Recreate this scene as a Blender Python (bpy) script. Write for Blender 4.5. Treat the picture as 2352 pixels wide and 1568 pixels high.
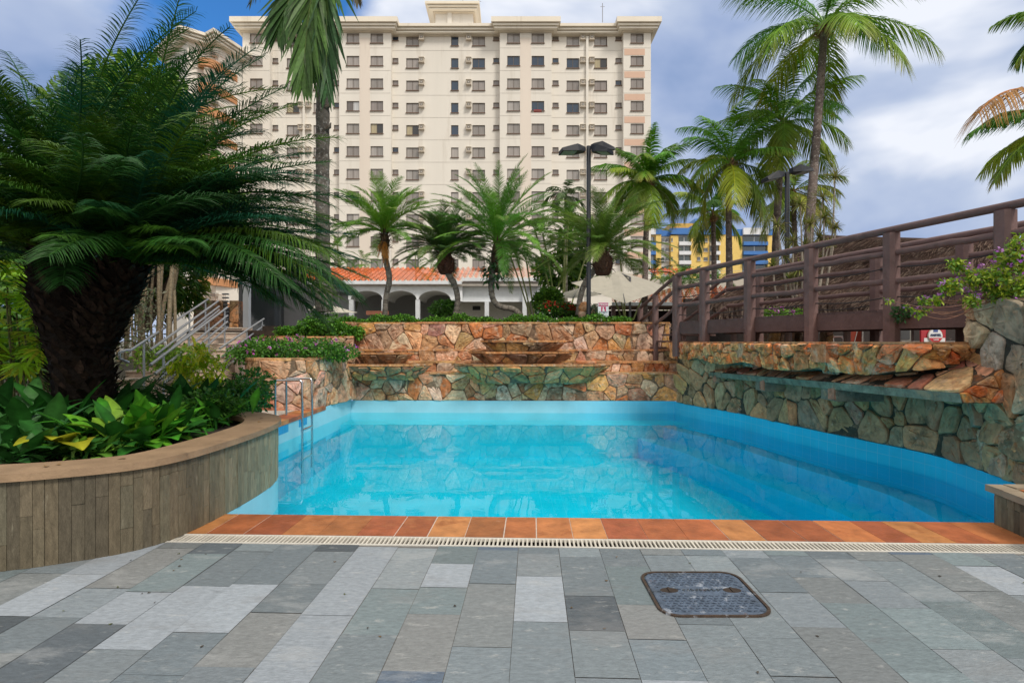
import bpy, math, random
import numpy as np
from mathutils import Vector
C = bpy.context; D = bpy.data
scn = C.scene; COL = scn.collection
for o in list(D.objects): D.objects.remove(o)
F = 1300.0; EYE = 1.59
R = math.radians
# ------------------------------------------------------------ camera
cam = D.cameras.new("camera"); co = D.objects.new("camera", cam); COL.objects.link(co)
co.location = (0, 0, EYE); co.rotation_euler = (R(90), 0, 0)
cam.sensor_width = 36; cam.lens = 36 * F / 2352; cam.clip_start = .05; cam.clip_end = 3000
scn.camera = co
# ------------------------------------------------------------ sky, sun, exposure
SUN = Vector((.42, -.55, .80)).normalized()
elev = math.asin(SUN.z); rot = math.atan2(SUN.x, SUN.y)
W = D.worlds.new("World"); scn.world = W; W.use_nodes = True
nt = W.node_tree; N = nt.nodes; L = nt.links
N.clear()
def nd(t, **k):
    n = N.new(t)
    for a, b in k.items():
        if a in n.inputs: n.inputs[a].default_value = b
        else: setattr(n, a, b)
    return n
out = nd('ShaderNodeOutputWorld'); bg = nd('ShaderNodeBackground'); bg.inputs[1].default_value = .10
sky = nd('ShaderNodeTexSky'); sky.sky_type = 'NISHITA'; sky.sun_disc = False
sky.sun_elevation = elev; sky.sun_rotation = rot; sky.altitude = 200; sky.air_density = 1.0; sky.dust_density = .6; sky.ozone_density = 2.0
tc = nd('ShaderNodeTexCoord')
mp = nd('ShaderNodeMapping'); mp.inputs['Scale'].default_value = (1, 1, 1.9)
L.new(tc.outputs['Generated'], mp.inputs[0])
n1 = nd('ShaderNodeTexNoise', Scale=2.1, Detail=8.0, Roughness=.5, Distortion=.25)
L.new(mp.outputs[0], n1.inputs['Vector'])
n2 = nd('ShaderNodeTexNoise', Scale=2.2, Detail=5.0, Roughness=.5, Distortion=.25)
mp2 = nd('ShaderNodeMapping'); mp2.inputs['Location'].default_value = (3.35, 1.1, 4.2); mp2.inputs['Scale'].default_value = (1, 1, 2.0)
L.new(tc.outputs['Generated'], mp2.inputs[0]); L.new(mp2.outputs[0], n2.inputs['Vector'])
# the one open gap of blue, high to the left over the hotel wing
gap = nd('ShaderNodeVectorMath'); gap.operation = 'DOT_PRODUCT'
gv = Vector((-.50, 1, .62)).normalized(); gap.inputs[1].default_value = gv
L.new(tc.outputs['Generated'], gap.inputs[0])
gr = nd('ShaderNodeMapRange'); gr.inputs[1].default_value = .968; gr.inputs[2].default_value = .998; gr.inputs[3].default_value = 0; gr.inputs[4].default_value = .42
L.new(gap.outputs['Value'], gr.inputs[0])
cv = nd('ShaderNodeMath'); cv.operation = 'ADD'; cv.inputs[1].default_value = .36
L.new(n1.outputs[0], cv.inputs[0])
sb = nd('ShaderNodeMath'); sb.operation = 'SUBTRACT'; L.new(cv.outputs[0], sb.inputs[0]); L.new(gr.outputs[0], sb.inputs[1])
cm = nd('ShaderNodeMapRange'); cm.inputs[1].default_value = .5; cm.inputs[2].default_value = .68; cm.interpolation_type = 'SMOOTHSTEP'
L.new(sb.outputs[0], cm.inputs[0])
cr = nd('ShaderNodeValToRGB')
e = cr.color_ramp.elements
e[0].position = .36; e[0].color = (1.8, 2.7, 4.7, 1); e[1].position = .66; e[1].color = (7.2, 7.5, 8.2, 1)
x = e.new(.46); x.color = (2.9, 3.7, 5.6, 1); x = e.new(.56); x.color = (4.2, 4.9, 6.4, 1)
L.new(n2.outputs[0], cr.inputs[0])
mx = nd('ShaderNodeMix'); mx.data_type = 'RGBA'
L.new(cm.outputs[0], mx.inputs[0])
bl = nd('ShaderNodeMix'); bl.data_type = 'RGBA'; bl.blend_type = 'MULTIPLY'; bl.inputs[0].default_value = 1; bl.inputs[7].default_value = (.42, 1.0, 1.5, 1)
L.new(sky.outputs[0], bl.inputs[6])
L.new(bl.outputs[2], mx.inputs[6]); L.new(cr.outputs[0], mx.inputs[7])
# sky brightened overhead, like real overcast, and behind the camera as added fill light
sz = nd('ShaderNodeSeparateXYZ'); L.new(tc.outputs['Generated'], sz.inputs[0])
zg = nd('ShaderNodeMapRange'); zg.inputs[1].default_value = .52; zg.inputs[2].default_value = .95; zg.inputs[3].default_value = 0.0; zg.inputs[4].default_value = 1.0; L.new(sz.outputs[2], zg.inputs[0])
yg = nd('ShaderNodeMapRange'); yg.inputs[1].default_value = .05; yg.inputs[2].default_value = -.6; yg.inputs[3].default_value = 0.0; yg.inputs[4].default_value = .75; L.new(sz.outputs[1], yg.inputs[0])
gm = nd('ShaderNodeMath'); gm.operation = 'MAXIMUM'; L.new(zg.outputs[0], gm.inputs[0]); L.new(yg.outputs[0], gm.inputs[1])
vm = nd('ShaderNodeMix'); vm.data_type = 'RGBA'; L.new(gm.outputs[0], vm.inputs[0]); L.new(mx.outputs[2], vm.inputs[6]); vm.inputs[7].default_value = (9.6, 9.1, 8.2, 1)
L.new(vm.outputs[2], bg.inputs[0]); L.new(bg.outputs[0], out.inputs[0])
sl = D.lights.new("sun", 'SUN'); so = D.objects.new("sun", sl); COL.objects.link(so)
sl.energy = 2.0; sl.angle = R(14); sl.color = (1, .935, .84)
so.rotation_euler = SUN.to_track_quat('Z', 'Y').to_euler(); so.location = (20, -14, 40)
scn.view_settings.view_transform = 'Standard'; scn.view_settings.look = 'None'
scn.view_settings.exposure = .30; scn.view_settings.gamma = 1
scn.cycles.max_bounces = 8; scn.cycles.transparent_max_bounces = 16

# ------------------------------------------------------------ helpers
def P(x, y, Y): return np.array(((x - 1176) * Y / F, Y, EYE - (y - 784) * Y / F))
def H(y, Y): return EYE - (y - 784) * Y / F
def XX(x, Y): return (x - 1176) * Y / F
RNG = np.random.default_rng(11)
def nrm(a): return a / np.maximum(np.linalg.norm(a, axis=-1, keepdims=True), 1e-9)

class MB:
    def __init__(s): s.v = []; s.c = []; s.n = 0; s.lp = []; s.sz = []; s.mt = []
    def add(s, v, faces, mat=0, col=(1, 1, 1)):
        v = np.asarray(v, float).reshape(-1, 3); s.v.append(v)
        c = np.asarray(col, float)
        s.c.append(np.tile(c, (len(v), 1)) if c.ndim == 1 else c.reshape(-1, 3))
        if isinstance(faces, np.ndarray):
            s.lp.append((faces + s.n).ravel()); s.sz.append(np.full(len(faces), faces.shape[1])); s.mt.append(np.full(len(faces), mat))
        else:
            s.lp.append(np.array([i for f in faces for i in f], int) + s.n)
            s.sz.append(np.array([len(f) for f in faces])); s.mt.append(np.full(len(faces), mat))
        s.n += len(v)
    def box(s, x0, x1, y0, y1, z0, z1, mat=0, col=(1, 1, 1), skip=''):
        v = [(x, y, z) for z in (z0, z1) for y in (y0, y1) for x in (x0, x1)]
        fs = {'b': (0, 2, 3, 1), 't': (4, 5, 7, 6), 'f': (0, 1, 5, 4), 'k': (2, 6, 7, 3), 'l': (0, 4, 6, 2), 'r': (1, 3, 7, 5)}
        s.add(v, [f for k, f in fs.items() if k not in skip], mat, col)
    def obox(s, p, q, w, h, mat=0, col=(1, 1, 1), up=(0, 0, 1)):       # bar from p to q
        p = np.array(p, float); q = np.array(q, float); d = nrm(q - p)
        a = np.cross(d, up); a = nrm(a) if np.linalg.norm(a) > 1e-4 else np.array((1., 0, 0)); b = np.cross(a, d)
        v = [c + a * i * w / 2 + b * j * h / 2 for c in (p, q) for i, j in ((-1, -1), (1, -1), (1, 1), (-1, 1))]
        s.add(v, [(0, 1, 2, 3), (7, 6, 5, 4), (0, 4, 5, 1), (1, 5, 6, 2), (2, 6, 7, 3), (3, 7, 4, 0)], mat, col)
    def prism(s, poly, z0, z1, mat=0, col=(1, 1, 1), bottom=True):
        n = len(poly); v = [(x, y, z0) for x, y in poly] + [(x, y, z1) for x, y in poly]
        f = [tuple(range(n, 2 * n))] + ([tuple(range(n))[::-1]] if bottom else []) + [(i, (i + 1) % n, n + (i + 1) % n, n + i) for i in range(n)]
        s.add(v, f, mat, col)
    def tube(s, pts, rad, n=8, mat=0, col=(1, 1, 1), cap=True):
        pts = np.array(pts, float); m = len(pts); rad = np.broadcast_to(np.asarray(rad, float), (m,))
        t = np.gradient(pts, axis=0); t = nrm(t)
        ref = np.array((0, 0, 1.)) if abs(t[0][2]) < .9 else np.array((1., 0, 0))
        a = nrm(np.cross(t[0], ref)); A = []
        for i in range(m):
            a = nrm(a - t[i] * np.dot(a, t[i])); A.append(a)
        A = np.array(A); B = np.cross(t, A); th = np.arange(n) * 2 * math.pi / n
        v = pts[:, None] + rad[:, None, None] * (np.cos(th)[None, :, None] * A[:, None] + np.sin(th)[None, :, None] * B[:, None])
        i = np.arange(m - 1)[:, None]; j = np.arange(n)[None]
        q = np.stack([i * n + j, i * n + (j + 1) % n, (i + 1) * n + (j + 1) % n, (i + 1) * n + j], -1).reshape(-1, 4)
        c = np.asarray(col, float)
        if c.ndim == 2: c = np.repeat(c, n, 0)
        s.add(v, q, mat, c)
        if cap:
            c0 = c if c.ndim == 1 else c[0]; c1 = c if c.ndim == 1 else c[-1]
            s.add(v[0], [tuple(range(n))[::-1]], mat, c0); s.add(v[-1], [tuple(range(n))], mat, c1)
    def strip(s, path, oa, ob, z0, z1, mat=0, col=(1, 1, 1)):         # closed slab following a plan path; offsets to its right side
        p = np.array(path, float); t = nrm(np.gradient(p, axis=0)); nr = np.stack([t[:, 1], -t[:, 0]], -1)
        a = p + nr * oa; b = p + nr * ob; m = len(p)
        z0 = np.broadcast_to(z0, (m,)); z1 = np.broadcast_to(z1, (m,))
        v = np.concatenate([np.c_[a, z0], np.c_[b, z0], np.c_[b, z1], np.c_[a, z1]])
        f = []
        for i in range(m - 1):
            for k in range(4):
                k2 = (k + 1) % 4; f.append((k * m + i, k2 * m + i, k2 * m + i + 1, k * m + i + 1))
        f += [(0, 3 * m, 2 * m, m), (m - 1, 2 * m - 1, 3 * m - 1, 4 * m - 1)]
        s.add(v, f, mat, col)
    def build(s, name, mats, parent=None, origin=None, smooth=False, label=None, cat=None, group=None, kind=None):
        me = D.meshes.new(name)
        v = np.concatenate(s.v); c = np.concatenate(s.c)
        root = parent
        if root is not None:
            while root.parent: root = root.parent
            o0 = np.array(root.location)
        else: o0 = np.array(origin if origin is not None else ((v[:, 0].min() + v[:, 0].max()) / 2, (v[:, 1].min() + v[:, 1].max()) / 2, v[:, 2].min()))
        v = v - o0
        lp = np.concatenate(s.lp); sz = np.concatenate(s.sz); mt = np.concatenate(s.mt)
        me.vertices.add(len(v)); me.vertices.foreach_set('co', v.astype(np.float32).ravel())
        me.loops.add(len(lp)); me.loops.foreach_set('vertex_index', lp.astype(np.int32))
        me.polygons.add(len(sz)); st = np.concatenate([[0], np.cumsum(sz)[:-1]])
        me.polygons.foreach_set('loop_start', st.astype(np.int32)); me.polygons.foreach_set('loop_total', sz.astype(np.int32))
        me.polygons.foreach_set('material_index', mt.astype(np.int32))
        me.polygons.foreach_set('use_smooth', np.full(len(sz), smooth))
        at = me.color_attributes.new('Col', 'FLOAT_COLOR', 'POINT')
        at.data.foreach_set('color', np.c_[c, np.ones(len(c))].astype(np.float32).ravel())
        for m in (mats if isinstance(mats, (list, tuple)) else [mats]): me.materials.append(m)
        me.update(calc_edges=True); me.validate()
        ob = D.objects.new(name, me); COL.objects.link(ob)
        if root is not None: ob.parent = parent
        else: ob.location = o0
        tag(ob, label, cat, group, kind); return ob
def tag(o, label=None, cat=None, group=None, kind=None):
    if label: o['label'] = label
    if cat: o['category'] = cat
    if group: o['group'] = group
    if kind: o['kind'] = kind
def thing(name, loc, label, cat, group=None):
    o = D.objects.new(name, None); COL.objects.link(o); o.location = [float(a) for a in loc]; o.empty_display_size = .2
    tag(o, label, cat, group); return o
def dup(o, parent=None):
    c = o.copy(); COL.objects.link(c)
    if parent: c.parent = parent
    for ch in list(o.children): dup(ch, c)
    return c

# ------------------------------------------------------------ materials
def mat(name, col=None, rough=.6, var=.15, scale=6., bump=0., bscale=None, metal=0., spec=.5, trans=0., streak=None, dirt=None, dscale=1.5, dthr=.58):
    m = D.materials.new(name); m.use_nodes = True; t = m.node_tree; nn = t.nodes; ll = t.links
    b = nn['Principled BSDF']; b.inputs['Roughness'].default_value = rough; b.inputs['Metallic'].default_value = metal
    b.inputs['Specular IOR Level'].default_value = spec
    tc = nn.new('ShaderNodeTexCoord'); vec = tc.outputs['Object']
    if streak:
        mp = nn.new('ShaderNodeMapping'); mp.inputs['Scale'].default_value = streak; ll.new(vec, mp.inputs[0]); vec = mp.outputs[0]
    no = nn.new('ShaderNodeTexNoise'); no.inputs['Scale'].default_value = scale; no.inputs['Detail'].default_value = 6; no.inputs['Roughness'].default_value = .62
    ll.new(vec, no.inputs['Vector'])
    mr = nn.new('ShaderNodeMapRange'); mr.inputs[1].default_value = .28; mr.inputs[2].default_value = .72; mr.inputs[3].default_value = 1 - var; mr.inputs[4].default_value = 1 + var
    ll.new(no.outputs[0], mr.inputs[0])
    mu = nn.new('ShaderNodeMix'); mu.data_type = 'RGBA'; mu.blend_type = 'MULTIPLY'; mu.inputs[0].default_value = 1
    if col is None:
        a = nn.new('ShaderNodeAttribute'); a.attribute_name = 'Col'; ll.new(a.outputs['Color'], mu.inputs[6])
    else: mu.inputs[6].default_value = (*col, 1)
    ll.new(mr.outputs[0], mu.inputs[7])
    res = mu.outputs[2]
    if dirt:
        for i, (dc, th, sc, am) in enumerate(dirt):
            dn = nn.new('ShaderNodeTexNoise'); dn.inputs['Scale'].default_value = sc; dn.inputs['Detail'].default_value = 7; dn.inputs['Roughness'].default_value = .68
            mp = nn.new('ShaderNodeMapping'); mp.inputs['Location'].default_value = (3.1 * i + 7, 1.7, 5.3)
            if streak: mp.inputs['Scale'].default_value = streak
            ll.new(tc.outputs['Object'], mp.inputs[0]); ll.new(mp.outputs[0], dn.inputs['Vector'])
            d2 = nn.new('ShaderNodeMapRange'); d2.inputs[1].default_value = th; d2.inputs[2].default_value = th + .1; d2.inputs[3].default_value = 0; d2.inputs[4].default_value = am
            ll.new(dn.outputs[0], d2.inputs[0])
            m2 = nn.new('ShaderNodeMix'); m2.data_type = 'RGBA'; ll.new(d2.outputs[0], m2.inputs[0]); ll.new(res, m2.inputs[6]); m2.inputs[7].default_value = (*dc, 1)
            res = m2.outputs[2]
    ll.new(res, b.inputs['Base Color'])
    if bump:
        bn = nn.new('ShaderNodeBump'); bn.inputs['Strength'].default_value = bump; bn.inputs['Distance'].default_value = .02
        if bscale:
            n3 = nn.new('ShaderNodeTexNoise'); n3.inputs['Scale'].default_value = bscale; n3.inputs['Detail'].default_value = 6; ll.new(vec, n3.inputs['Vector']); ll.new(n3.outputs[0], bn.inputs['Height'])
        else: ll.new(no.outputs[0], bn.inputs['Height'])
        ll.new(bn.outputs[0], b.inputs['Normal'])
    if trans:
        tr = nn.new('ShaderNodeBsdfTranslucent'); ll.new(res, tr.inputs[0]); ms = nn.new('ShaderNodeMixShader'); ms.inputs[0].default_value = trans
        ll.new(b.outputs[0], ms.inputs[1]); ll.new(tr.outputs[0], ms.inputs[2]); ll.new(ms.outputs[0], nn['Material Output'].inputs[0])
    return m
M = {}
M['stone'] = mat('stone', None, .8, .5, 8, 1.0, 12, spec=.25, dirt=[((.66, .50, .36), .53, 4.5, .6), ((.42, .13, .035), .545, 2.6, .62), ((.30, .19, .12), .54, 9, .6), ((.05, .035, .025), .575, 2.2, .8), ((.04, .03, .02), .60, 16, .65)])
M['stone_wet'] = mat('mossy_stone', None, .7, .42, 6, 1.0, 13, spec=.3, dirt=[((.40, .28, .16), .53, 3.3, .6), ((.05, .055, .035), .55, 2.4, .65), ((.08, .16, .08), .60, 1.6, .5), ((.10, .08, .055), .56, 10, .55), ((.50, .44, .35), .61, 7, .55)])
M['slate'] = mat('slate', None, .55, .20, 26, .3, 55, spec=.35, streak=(.75, 1.6, 1), dirt=[((.50, .50, .48), .60, 11, .38), ((.12, .125, .13), .61, 5, .45), ((.05, .045, .04), .735, 30, .8), ((.55, .55, .53), .68, 22, .5), ((.215, .215, .215), .56, 1.3, .38), ((.42, .43, .43), .57, 2.2, .3)])
M['coping'] = mat('terracotta', None, .5, .34, 5, .25, 30, spec=.35, dirt=[((.22, .06, .015), .55, 3.2, .55), ((.56, .27, .10), .60, 2.1, .35), ((.68, .60, .55), .685, 8, .7), ((.12, .05, .03), .68, 4, .6)])
M['mortar'] = mat('mortar', None, .9, .2, 20)
M['leaf'] = mat('leaf', None, .42, .18, 3, trans=.28, spec=.4)
M['leafd'] = mat('dark_leaf', None, .5, .38, 9, trans=.2, spec=.3)
M['bark'] = mat('bark', None, .9, .45, 22, .8, 40, spec=.15)
M['ring'] = mat('ringed_bark', None, .85, .45, 9, .8, 30, spec=.15, dirt=[((.48, .46, .42), .56, 13, .65), ((.03, .025, .02), .58, 5, .75)])
M['paint'] = mat('cream_paint', None, .75, .05, .35, spec=.25, streak=(1, 1, .12), dirt=[((.42, .36, .28), .57, .5, .3)])
M['plain'] = mat('coloured_paint', None, .6, .08, 3, spec=.35)
M['gloss'] = mat('gloss', None, .18, .05, 3, spec=.6)
M['glass'] = mat('window_glass', None, .08, .25, .9, spec=.9, streak=(6, 1, .3))
M['wood'] = mat('brown_timber', None, .6, .2, 5, .3, 22, spec=.3, streak=(1, 1, 1), dirt=[((.05, .035, .03), .58, 3, .5), ((.26, .18, .16), .60, 7, .4)])
M['tile'] = mat('roof_tile', None, .75, .25, 1.6, .3, 25, spec=.2, dirt=[((.16, .06, .03), .62, 1.3, .45)])
M['chrome'] = mat('steel', (.62, .63, .64), .22, .04, 5, metal=1)
M['galv'] = mat('galvanised', (.42, .44, .47), .4, .08, 8, metal=.7)
M['cover'] = mat('cast_iron', None, .45, .3, 16, .5, 40, metal=.25, dirt=[((.50, .54, .60), .565, 11, .75), ((.04, .045, .05), .56, 5, .5), ((.18, .08, .03), .63, 6, .6)])
M['soil'] = mat('soil', (.035, .024, .017), .95, .4, 9, .6)
M['grass'] = mat('ground', (.16, .15, .12), .95, .3, .6)
M['thatch'] = mat('thatch', None, .95, .35, 18, .7, 40, spec=.05)
M['plastic'] = mat('white_plastic', None, .5, .1, 14, spec=.4, dirt=[((.32, .27, .2), .66, 9, .4)])
M['fabric'] = mat('canvas', None, .9, .08, 4, trans=.25, spec=.1)
M['strip'] = mat('cladding', None, .7, .3, 7, .5, 26, spec=.2, streak=(6, 6, 1.2), dirt=[((.33, .30, .22), .63, 2.2, .45), ((.04, .035, .028), .66, 2.6, .6)])
M['cap'] = mat('stone_cap', None, .65, .22, 4, .25, 40, spec=.3, dirt=[((.09, .06, .04), .62, 5, .6)])

# tiles of the pool: glazed mosaic with pale joints
def pool_mat():
    m = D.materials.new('pool_tile'); m.use_nodes = True; t = m.node_tree; nn = t.nodes; ll = t.links; b = nn['Principled BSDF']
    a = nn.new('ShaderNodeAttribute'); a.attribute_name = 'Col'
    tc = nn.new('ShaderNodeTexCoord'); geo = nn.new('ShaderNodeNewGeometry')
    mp = nn.new('ShaderNodeVectorMath'); mp.operation = 'ADD'; mp.inputs[1].default_value = (.07, .05, .02); ll.new(tc.outputs['Object'], mp.inputs[0])
    # joint lines every 0.2 m in each axis that lies in the face
    sep = nn.new('ShaderNodeSeparateXYZ'); ll.new(mp.outputs[0], sep.inputs[0])
    sn = nn.new('ShaderNodeSeparateXYZ'); ll.new(geo.outputs['True Normal'], sn.inputs[0])
    acc = None
    for i in range(3):
        fr = nn.new('ShaderNodeMath'); fr.operation = 'PINGPONG'; fr.inputs[1].default_value = .1; ll.new(sep.outputs[i], fr.inputs[0])
        gt = nn.new('ShaderNodeMath'); gt.operation = 'LESS_THAN'; gt.inputs[1].default_value = .004; ll.new(fr.outputs[0], gt.inputs[0])
        ab = nn.new('ShaderNodeMath'); ab.operation = 'ABSOLUTE'; ll.new(sn.outputs[i], ab.inputs[0])
        lt = nn.new('ShaderNodeMath'); lt.operation = 'LESS_THAN'; lt.inputs[1].default_value = .6; ll.new(ab.outputs[0], lt.inputs[0])
        mm = nn.new('ShaderNodeMath'); mm.operation = 'MULTIPLY'; ll.new(gt.outputs[0], mm.inputs[0]); ll.new(lt.outputs[0], mm.inputs[1])
        if acc is None: acc = mm
        else:
            q = nn.new('ShaderNodeMath'); q.operation = 'MAXIMUM'; ll.new(acc.outputs[0], q.inputs[0]); ll.new(mm.outputs[0], q.inputs[1]); acc = q
    no = nn.new('ShaderNodeTexNoise'); no.inputs['Scale'].default_value = 1.3; no.inputs['Detail'].default_value = 5; ll.new(tc.outputs['Object'], no.inputs['Vector'])
    mr = nn.new('ShaderNodeMapRange'); mr.inputs[1].default_value = .3; mr.inputs[2].default_value = .7; mr.inputs[3].default_value = .9; mr.inputs[4].default_value = 1.1; ll.new(no.outputs[0], mr.inputs[0])
    mu = nn.new('ShaderNodeMix'); mu.data_type = 'RGBA'; mu.blend_type = 'MULTIPLY'; mu.inputs[0].default_value = 1; ll.new(a.outputs[0], mu.inputs[6]); ll.new(mr.outputs[0], mu.inputs[7])
    mx = nn.new('ShaderNodeMix'); mx.data_type = 'RGBA'; mx.inputs[7].default_value = (.5, .72, .76, 1)
    sc = nn.new('ShaderNodeMath'); sc.operation = 'MULTIPLY'; sc.inputs[1].default_value = .13; ll.new(acc.outputs[0], sc.inputs[0])
    ll.new(sc.outputs[0], mx.inputs[0]); ll.new(mu.outputs[2], mx.inputs[6]); ll.new(mx.outputs[2], b.inputs['Base Color'])
    b.inputs['Roughness'].default_value = .25; return m
M['pool'] = pool_mat()
def water_mat():
    m = D.materials.new('pool_water'); m.use_nodes = True; t = m.node_tree; nn = t.nodes; ll = t.links
    nn.remove(nn['Principled BSDF'])
    tc = nn.new('ShaderNodeTexCoord'); no = nn.new('ShaderNodeTexNoise'); no.inputs['Scale'].default_value = 2.6; no.inputs['Detail'].default_value = 3; no.inputs['Distortion'].default_value = .6
    ll.new(tc.outputs['Object'], no.inputs['Vector'])
    bn = nn.new('ShaderNodeBump'); bn.inputs['Strength'].default_value = .022; bn.inputs['Distance'].default_value = .05; ll.new(no.outputs[0], bn.inputs['Height'])
    tr = nn.new('ShaderNodeBsdfTransparent'); tr.inputs[0].default_value = (.55, .98, .98, 1)
    gl = nn.new('ShaderNodeBsdfGlossy'); gl.inputs['Roughness'].default_value = .015; gl.inputs[0].default_value = (1, 1, 1, 1); ll.new(bn.outputs[0], gl.inputs['Normal'])
    fr = nn.new('ShaderNodeFresnel'); fr.inputs[0].default_value = 1.17; ll.new(bn.outputs[0], fr.inputs['Normal'])
    mi = nn.new('ShaderNodeMixShader'); ll.new(fr.outputs[0], mi.inputs[0]); ll.new(tr.outputs[0], mi.inputs[1]); ll.new(gl.outputs[0], mi.inputs[2])
    ll.new(mi.outputs[0], nn['Material Output'].inputs[0]); return m
M['water'] = water_mat()

# ------------------------------------------------------------ random stone facing (convex cells packed over a surface)
def clip(poly, p, q, dw=0.):
    dx = q[0] - p[0]; dy = q[1] - p[1]; k_ = min(.85, max(.15, .5 + dw / (2 * (dx * dx + dy * dy) + 1e-9))); mx_ = p[0] + dx * k_; my_ = p[1] + dy * k_; o = []
    n = len(poly)
    for i in range(n):
        a = poly[i]; b = poly[(i + 1) % n]
        da = (a[0] - mx_) * dx + (a[1] - my_) * dy; db = (b[0] - mx_) * dx + (b[1] - my_) * dy
        if da <= 0: o.append(a)
        if (da < 0 < db) or (db < 0 < da):
            t = da / (da - db); o.append((a[0] + (b[0] - a[0]) * t, a[1] + (b[1] - a[1]) * t))
    return o
def cells(w, h, size, rng, relax=0):
    nx = max(1, round(w / size)); ny = max(1, round(h / size)); n = nx * ny
    gx, gy = np.meshgrid((np.arange(nx) + .5) / nx * w, (np.arange(ny) + .5) / ny * h)
    gx = gx + ((np.arange(ny) % 2)[:, None] - .5) * .4 * w / nx
    s = np.stack([gx.ravel(), gy.ravel()], 1) + rng.uniform(-.42, .42, (n, 2)) * (w / nx, h / ny)
    s = np.clip(s, (.02 * w / nx, .02), (w - .02 * w / nx, h - .02))
    s = s[rng.random(len(s)) > .14]; extra = s[rng.random(len(s)) < .5] + 0; extra = extra + rng.uniform(-.75, .75, extra.shape) * size
    s = np.clip(np.concatenate([s, extra]), 1e-3, (w - 1e-3, h - 1e-3)); wt = (size * rng.uniform(.1, .62, len(s))) ** 2
    for it in range(relax + 1):
        cs = []
        for i in range(len(s)):
            d = ((s - s[i]) ** 2).sum(1); idx = np.argsort(d)[1:22]
            poly = [(0, 0), (w, 0), (w, h), (0, h)]
            for j in idx:
                poly = clip(poly, s[i], s[j], wt[i] - wt[j])
                if len(poly) < 3: break
            cs.append(poly)
        if it < relax: s = np.array([np.mean(c, 0) * .45 + s[k] * .55 if len(c) > 2 else s[k] for k, c in enumerate(cs)])
    return [c for c in cs if len(c) > 2]
def stone_surf(mb, top, bot, size, pal, rng, bulge=.04, gap=.005, mortar=(.17, .115, .075), rnd=2, mat_=0):
    top = np.array(top, float); bot = np.array(bot, float)
    mid = (top + bot) / 2; seg = np.linalg.norm(np.diff(mid, axis=0), axis=1); s = np.concatenate([[0], np.cumsum(seg)]); w = s[-1]
    h = float(np.mean(np.linalg.norm(top - bot, axis=1)))
    du = nrm(np.gradient(mid, axis=0)); dv = nrm(top - bot); nr = nrm(np.cross(du, dv))
    def f(u, v, off):
        t = np.stack([np.interp(u, s, top[:, k]) for k in range(3)], -1); b = np.stack([np.interp(u, s, bot[:, k]) for k in range(3)], -1)
        n_ = np.stack([np.interp(u, s, nr[:, k]) for k in range(3)], -1)
        return b + (t - b) * (v / h)[:, None] + nrm(n_) * np.asarray(off)[:, None]
    m = len(top)
    i = np.arange(m - 1); q = np.stack([i + m, i + 1 + m, i + 1, i], -1)
    mb.add(np.concatenate([top, bot]), q, mat_, mortar)
    for poly in cells(w, h, size, rng):
        p = np.array(poly); c = p.mean(0); ar = .5 * abs(np.dot(p[:, 0], np.roll(p[:, 1], 1)) - np.dot(p[:, 1], np.roll(p[:, 0], 1)))
        if ar < (size * .12) ** 2: continue
        # subdivide long edges, round the corners
        for _ in range(rnd):
            nx_ = np.roll(p, -1, 0); k = .13 if _ == 0 else .22
            p = np.stack([p * (1 - k) + nx_ * k, p * k + nx_ * (1 - k)], 1).reshape(-1, 2)
        p = p + rng.normal(0, size * .012, p.shape)
        r = np.linalg.norm(p - c, axis=1, keepdims=True); d = (p - c) / np.maximum(r, 1e-6)
        g = gap * rng.uniform(.35, 1.7); bb = bulge * rng.uniform(.35, 1.3); tilt = rng.normal(0, .12, 2)
        rings = []
        for ins, off in ((g, -.012), (g + .003, bb * .5), (g + .014 * size / .35, bb * .92), (g + .07 * size / .35, bb * 1.05)):
            pp = c + d * np.maximum(r - ins, r * .12)
            z = off + ((pp - c) @ tilt) * (.8 if off > 0 else 0) + (rng.normal(0, bulge * .06, len(pp)) if off > 0 else 0)
            pp = np.clip(pp, 0, (w, h)); rings.append(f(pp[:, 0], pp[:, 1], z))
        n = len(p); v = np.concatenate(rings); j = np.arange(n)
        fa = [np.stack([k * n + j, k * n + (j + 1) % n, (k + 1) * n + (j + 1) % n, (k + 1) * n + j], -1) for k in range(3)]
        col = np.array(pal[rng.integers(len(pal))]) * rng.uniform(.72, 1.22) * (1 + rng.normal(0, .05, 3))
        # hewn face: an inner ring and a middle point, each knocked about a little
        pi = c + d * np.maximum(r * rng.uniform(.38, .6), r * .1); ri = f(pi[:, 0], pi[:, 1], bb * 1.15 + ((pi - c) @ tilt) * .8 + rng.normal(0, bulge * .22, n)); mid_ = f(c[None, 0], c[None, 1], np.array([bb * (1.2 + rng.normal(0, .15))]))
        cv_ = col * rng.uniform(.86, 1.14, (n, 1)); vv = np.concatenate([v, ri, mid_]); q_ = np.stack([3 * n + j, 3 * n + (j + 1) % n, 4 * n + (j + 1) % n, 4 * n + j], -1)
        fa.append(q_); cl_ = np.concatenate([np.tile(col, (3 * n, 1)), cv_, col * rng.uniform(.8, 1.2, (n, 1)), col[None] * rng.uniform(.85, 1.15)])
        k_ = len(vv); mb.add(vv, np.concatenate(fa), mat_, cl_); mb.lp.append(np.stack([4 * n + j, 4 * n + (j + 1) % n, np.full(n, 5 * n)], -1).ravel() + mb.n - k_); mb.sz.append(np.full(n, 3)); mb.mt.append(np.full(n, mat_))
PAL = [(.56, .31, .17), (.60, .38, .22), (.50, .24, .12), (.55, .29, .19), (.46, .28, .17), (.60, .42, .28), (.52, .18, .07), (.40, .26, .17), (.58, .38, .19), (.62, .45, .32), (.50, .35, .27), (.58, .31, .11)]
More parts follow.
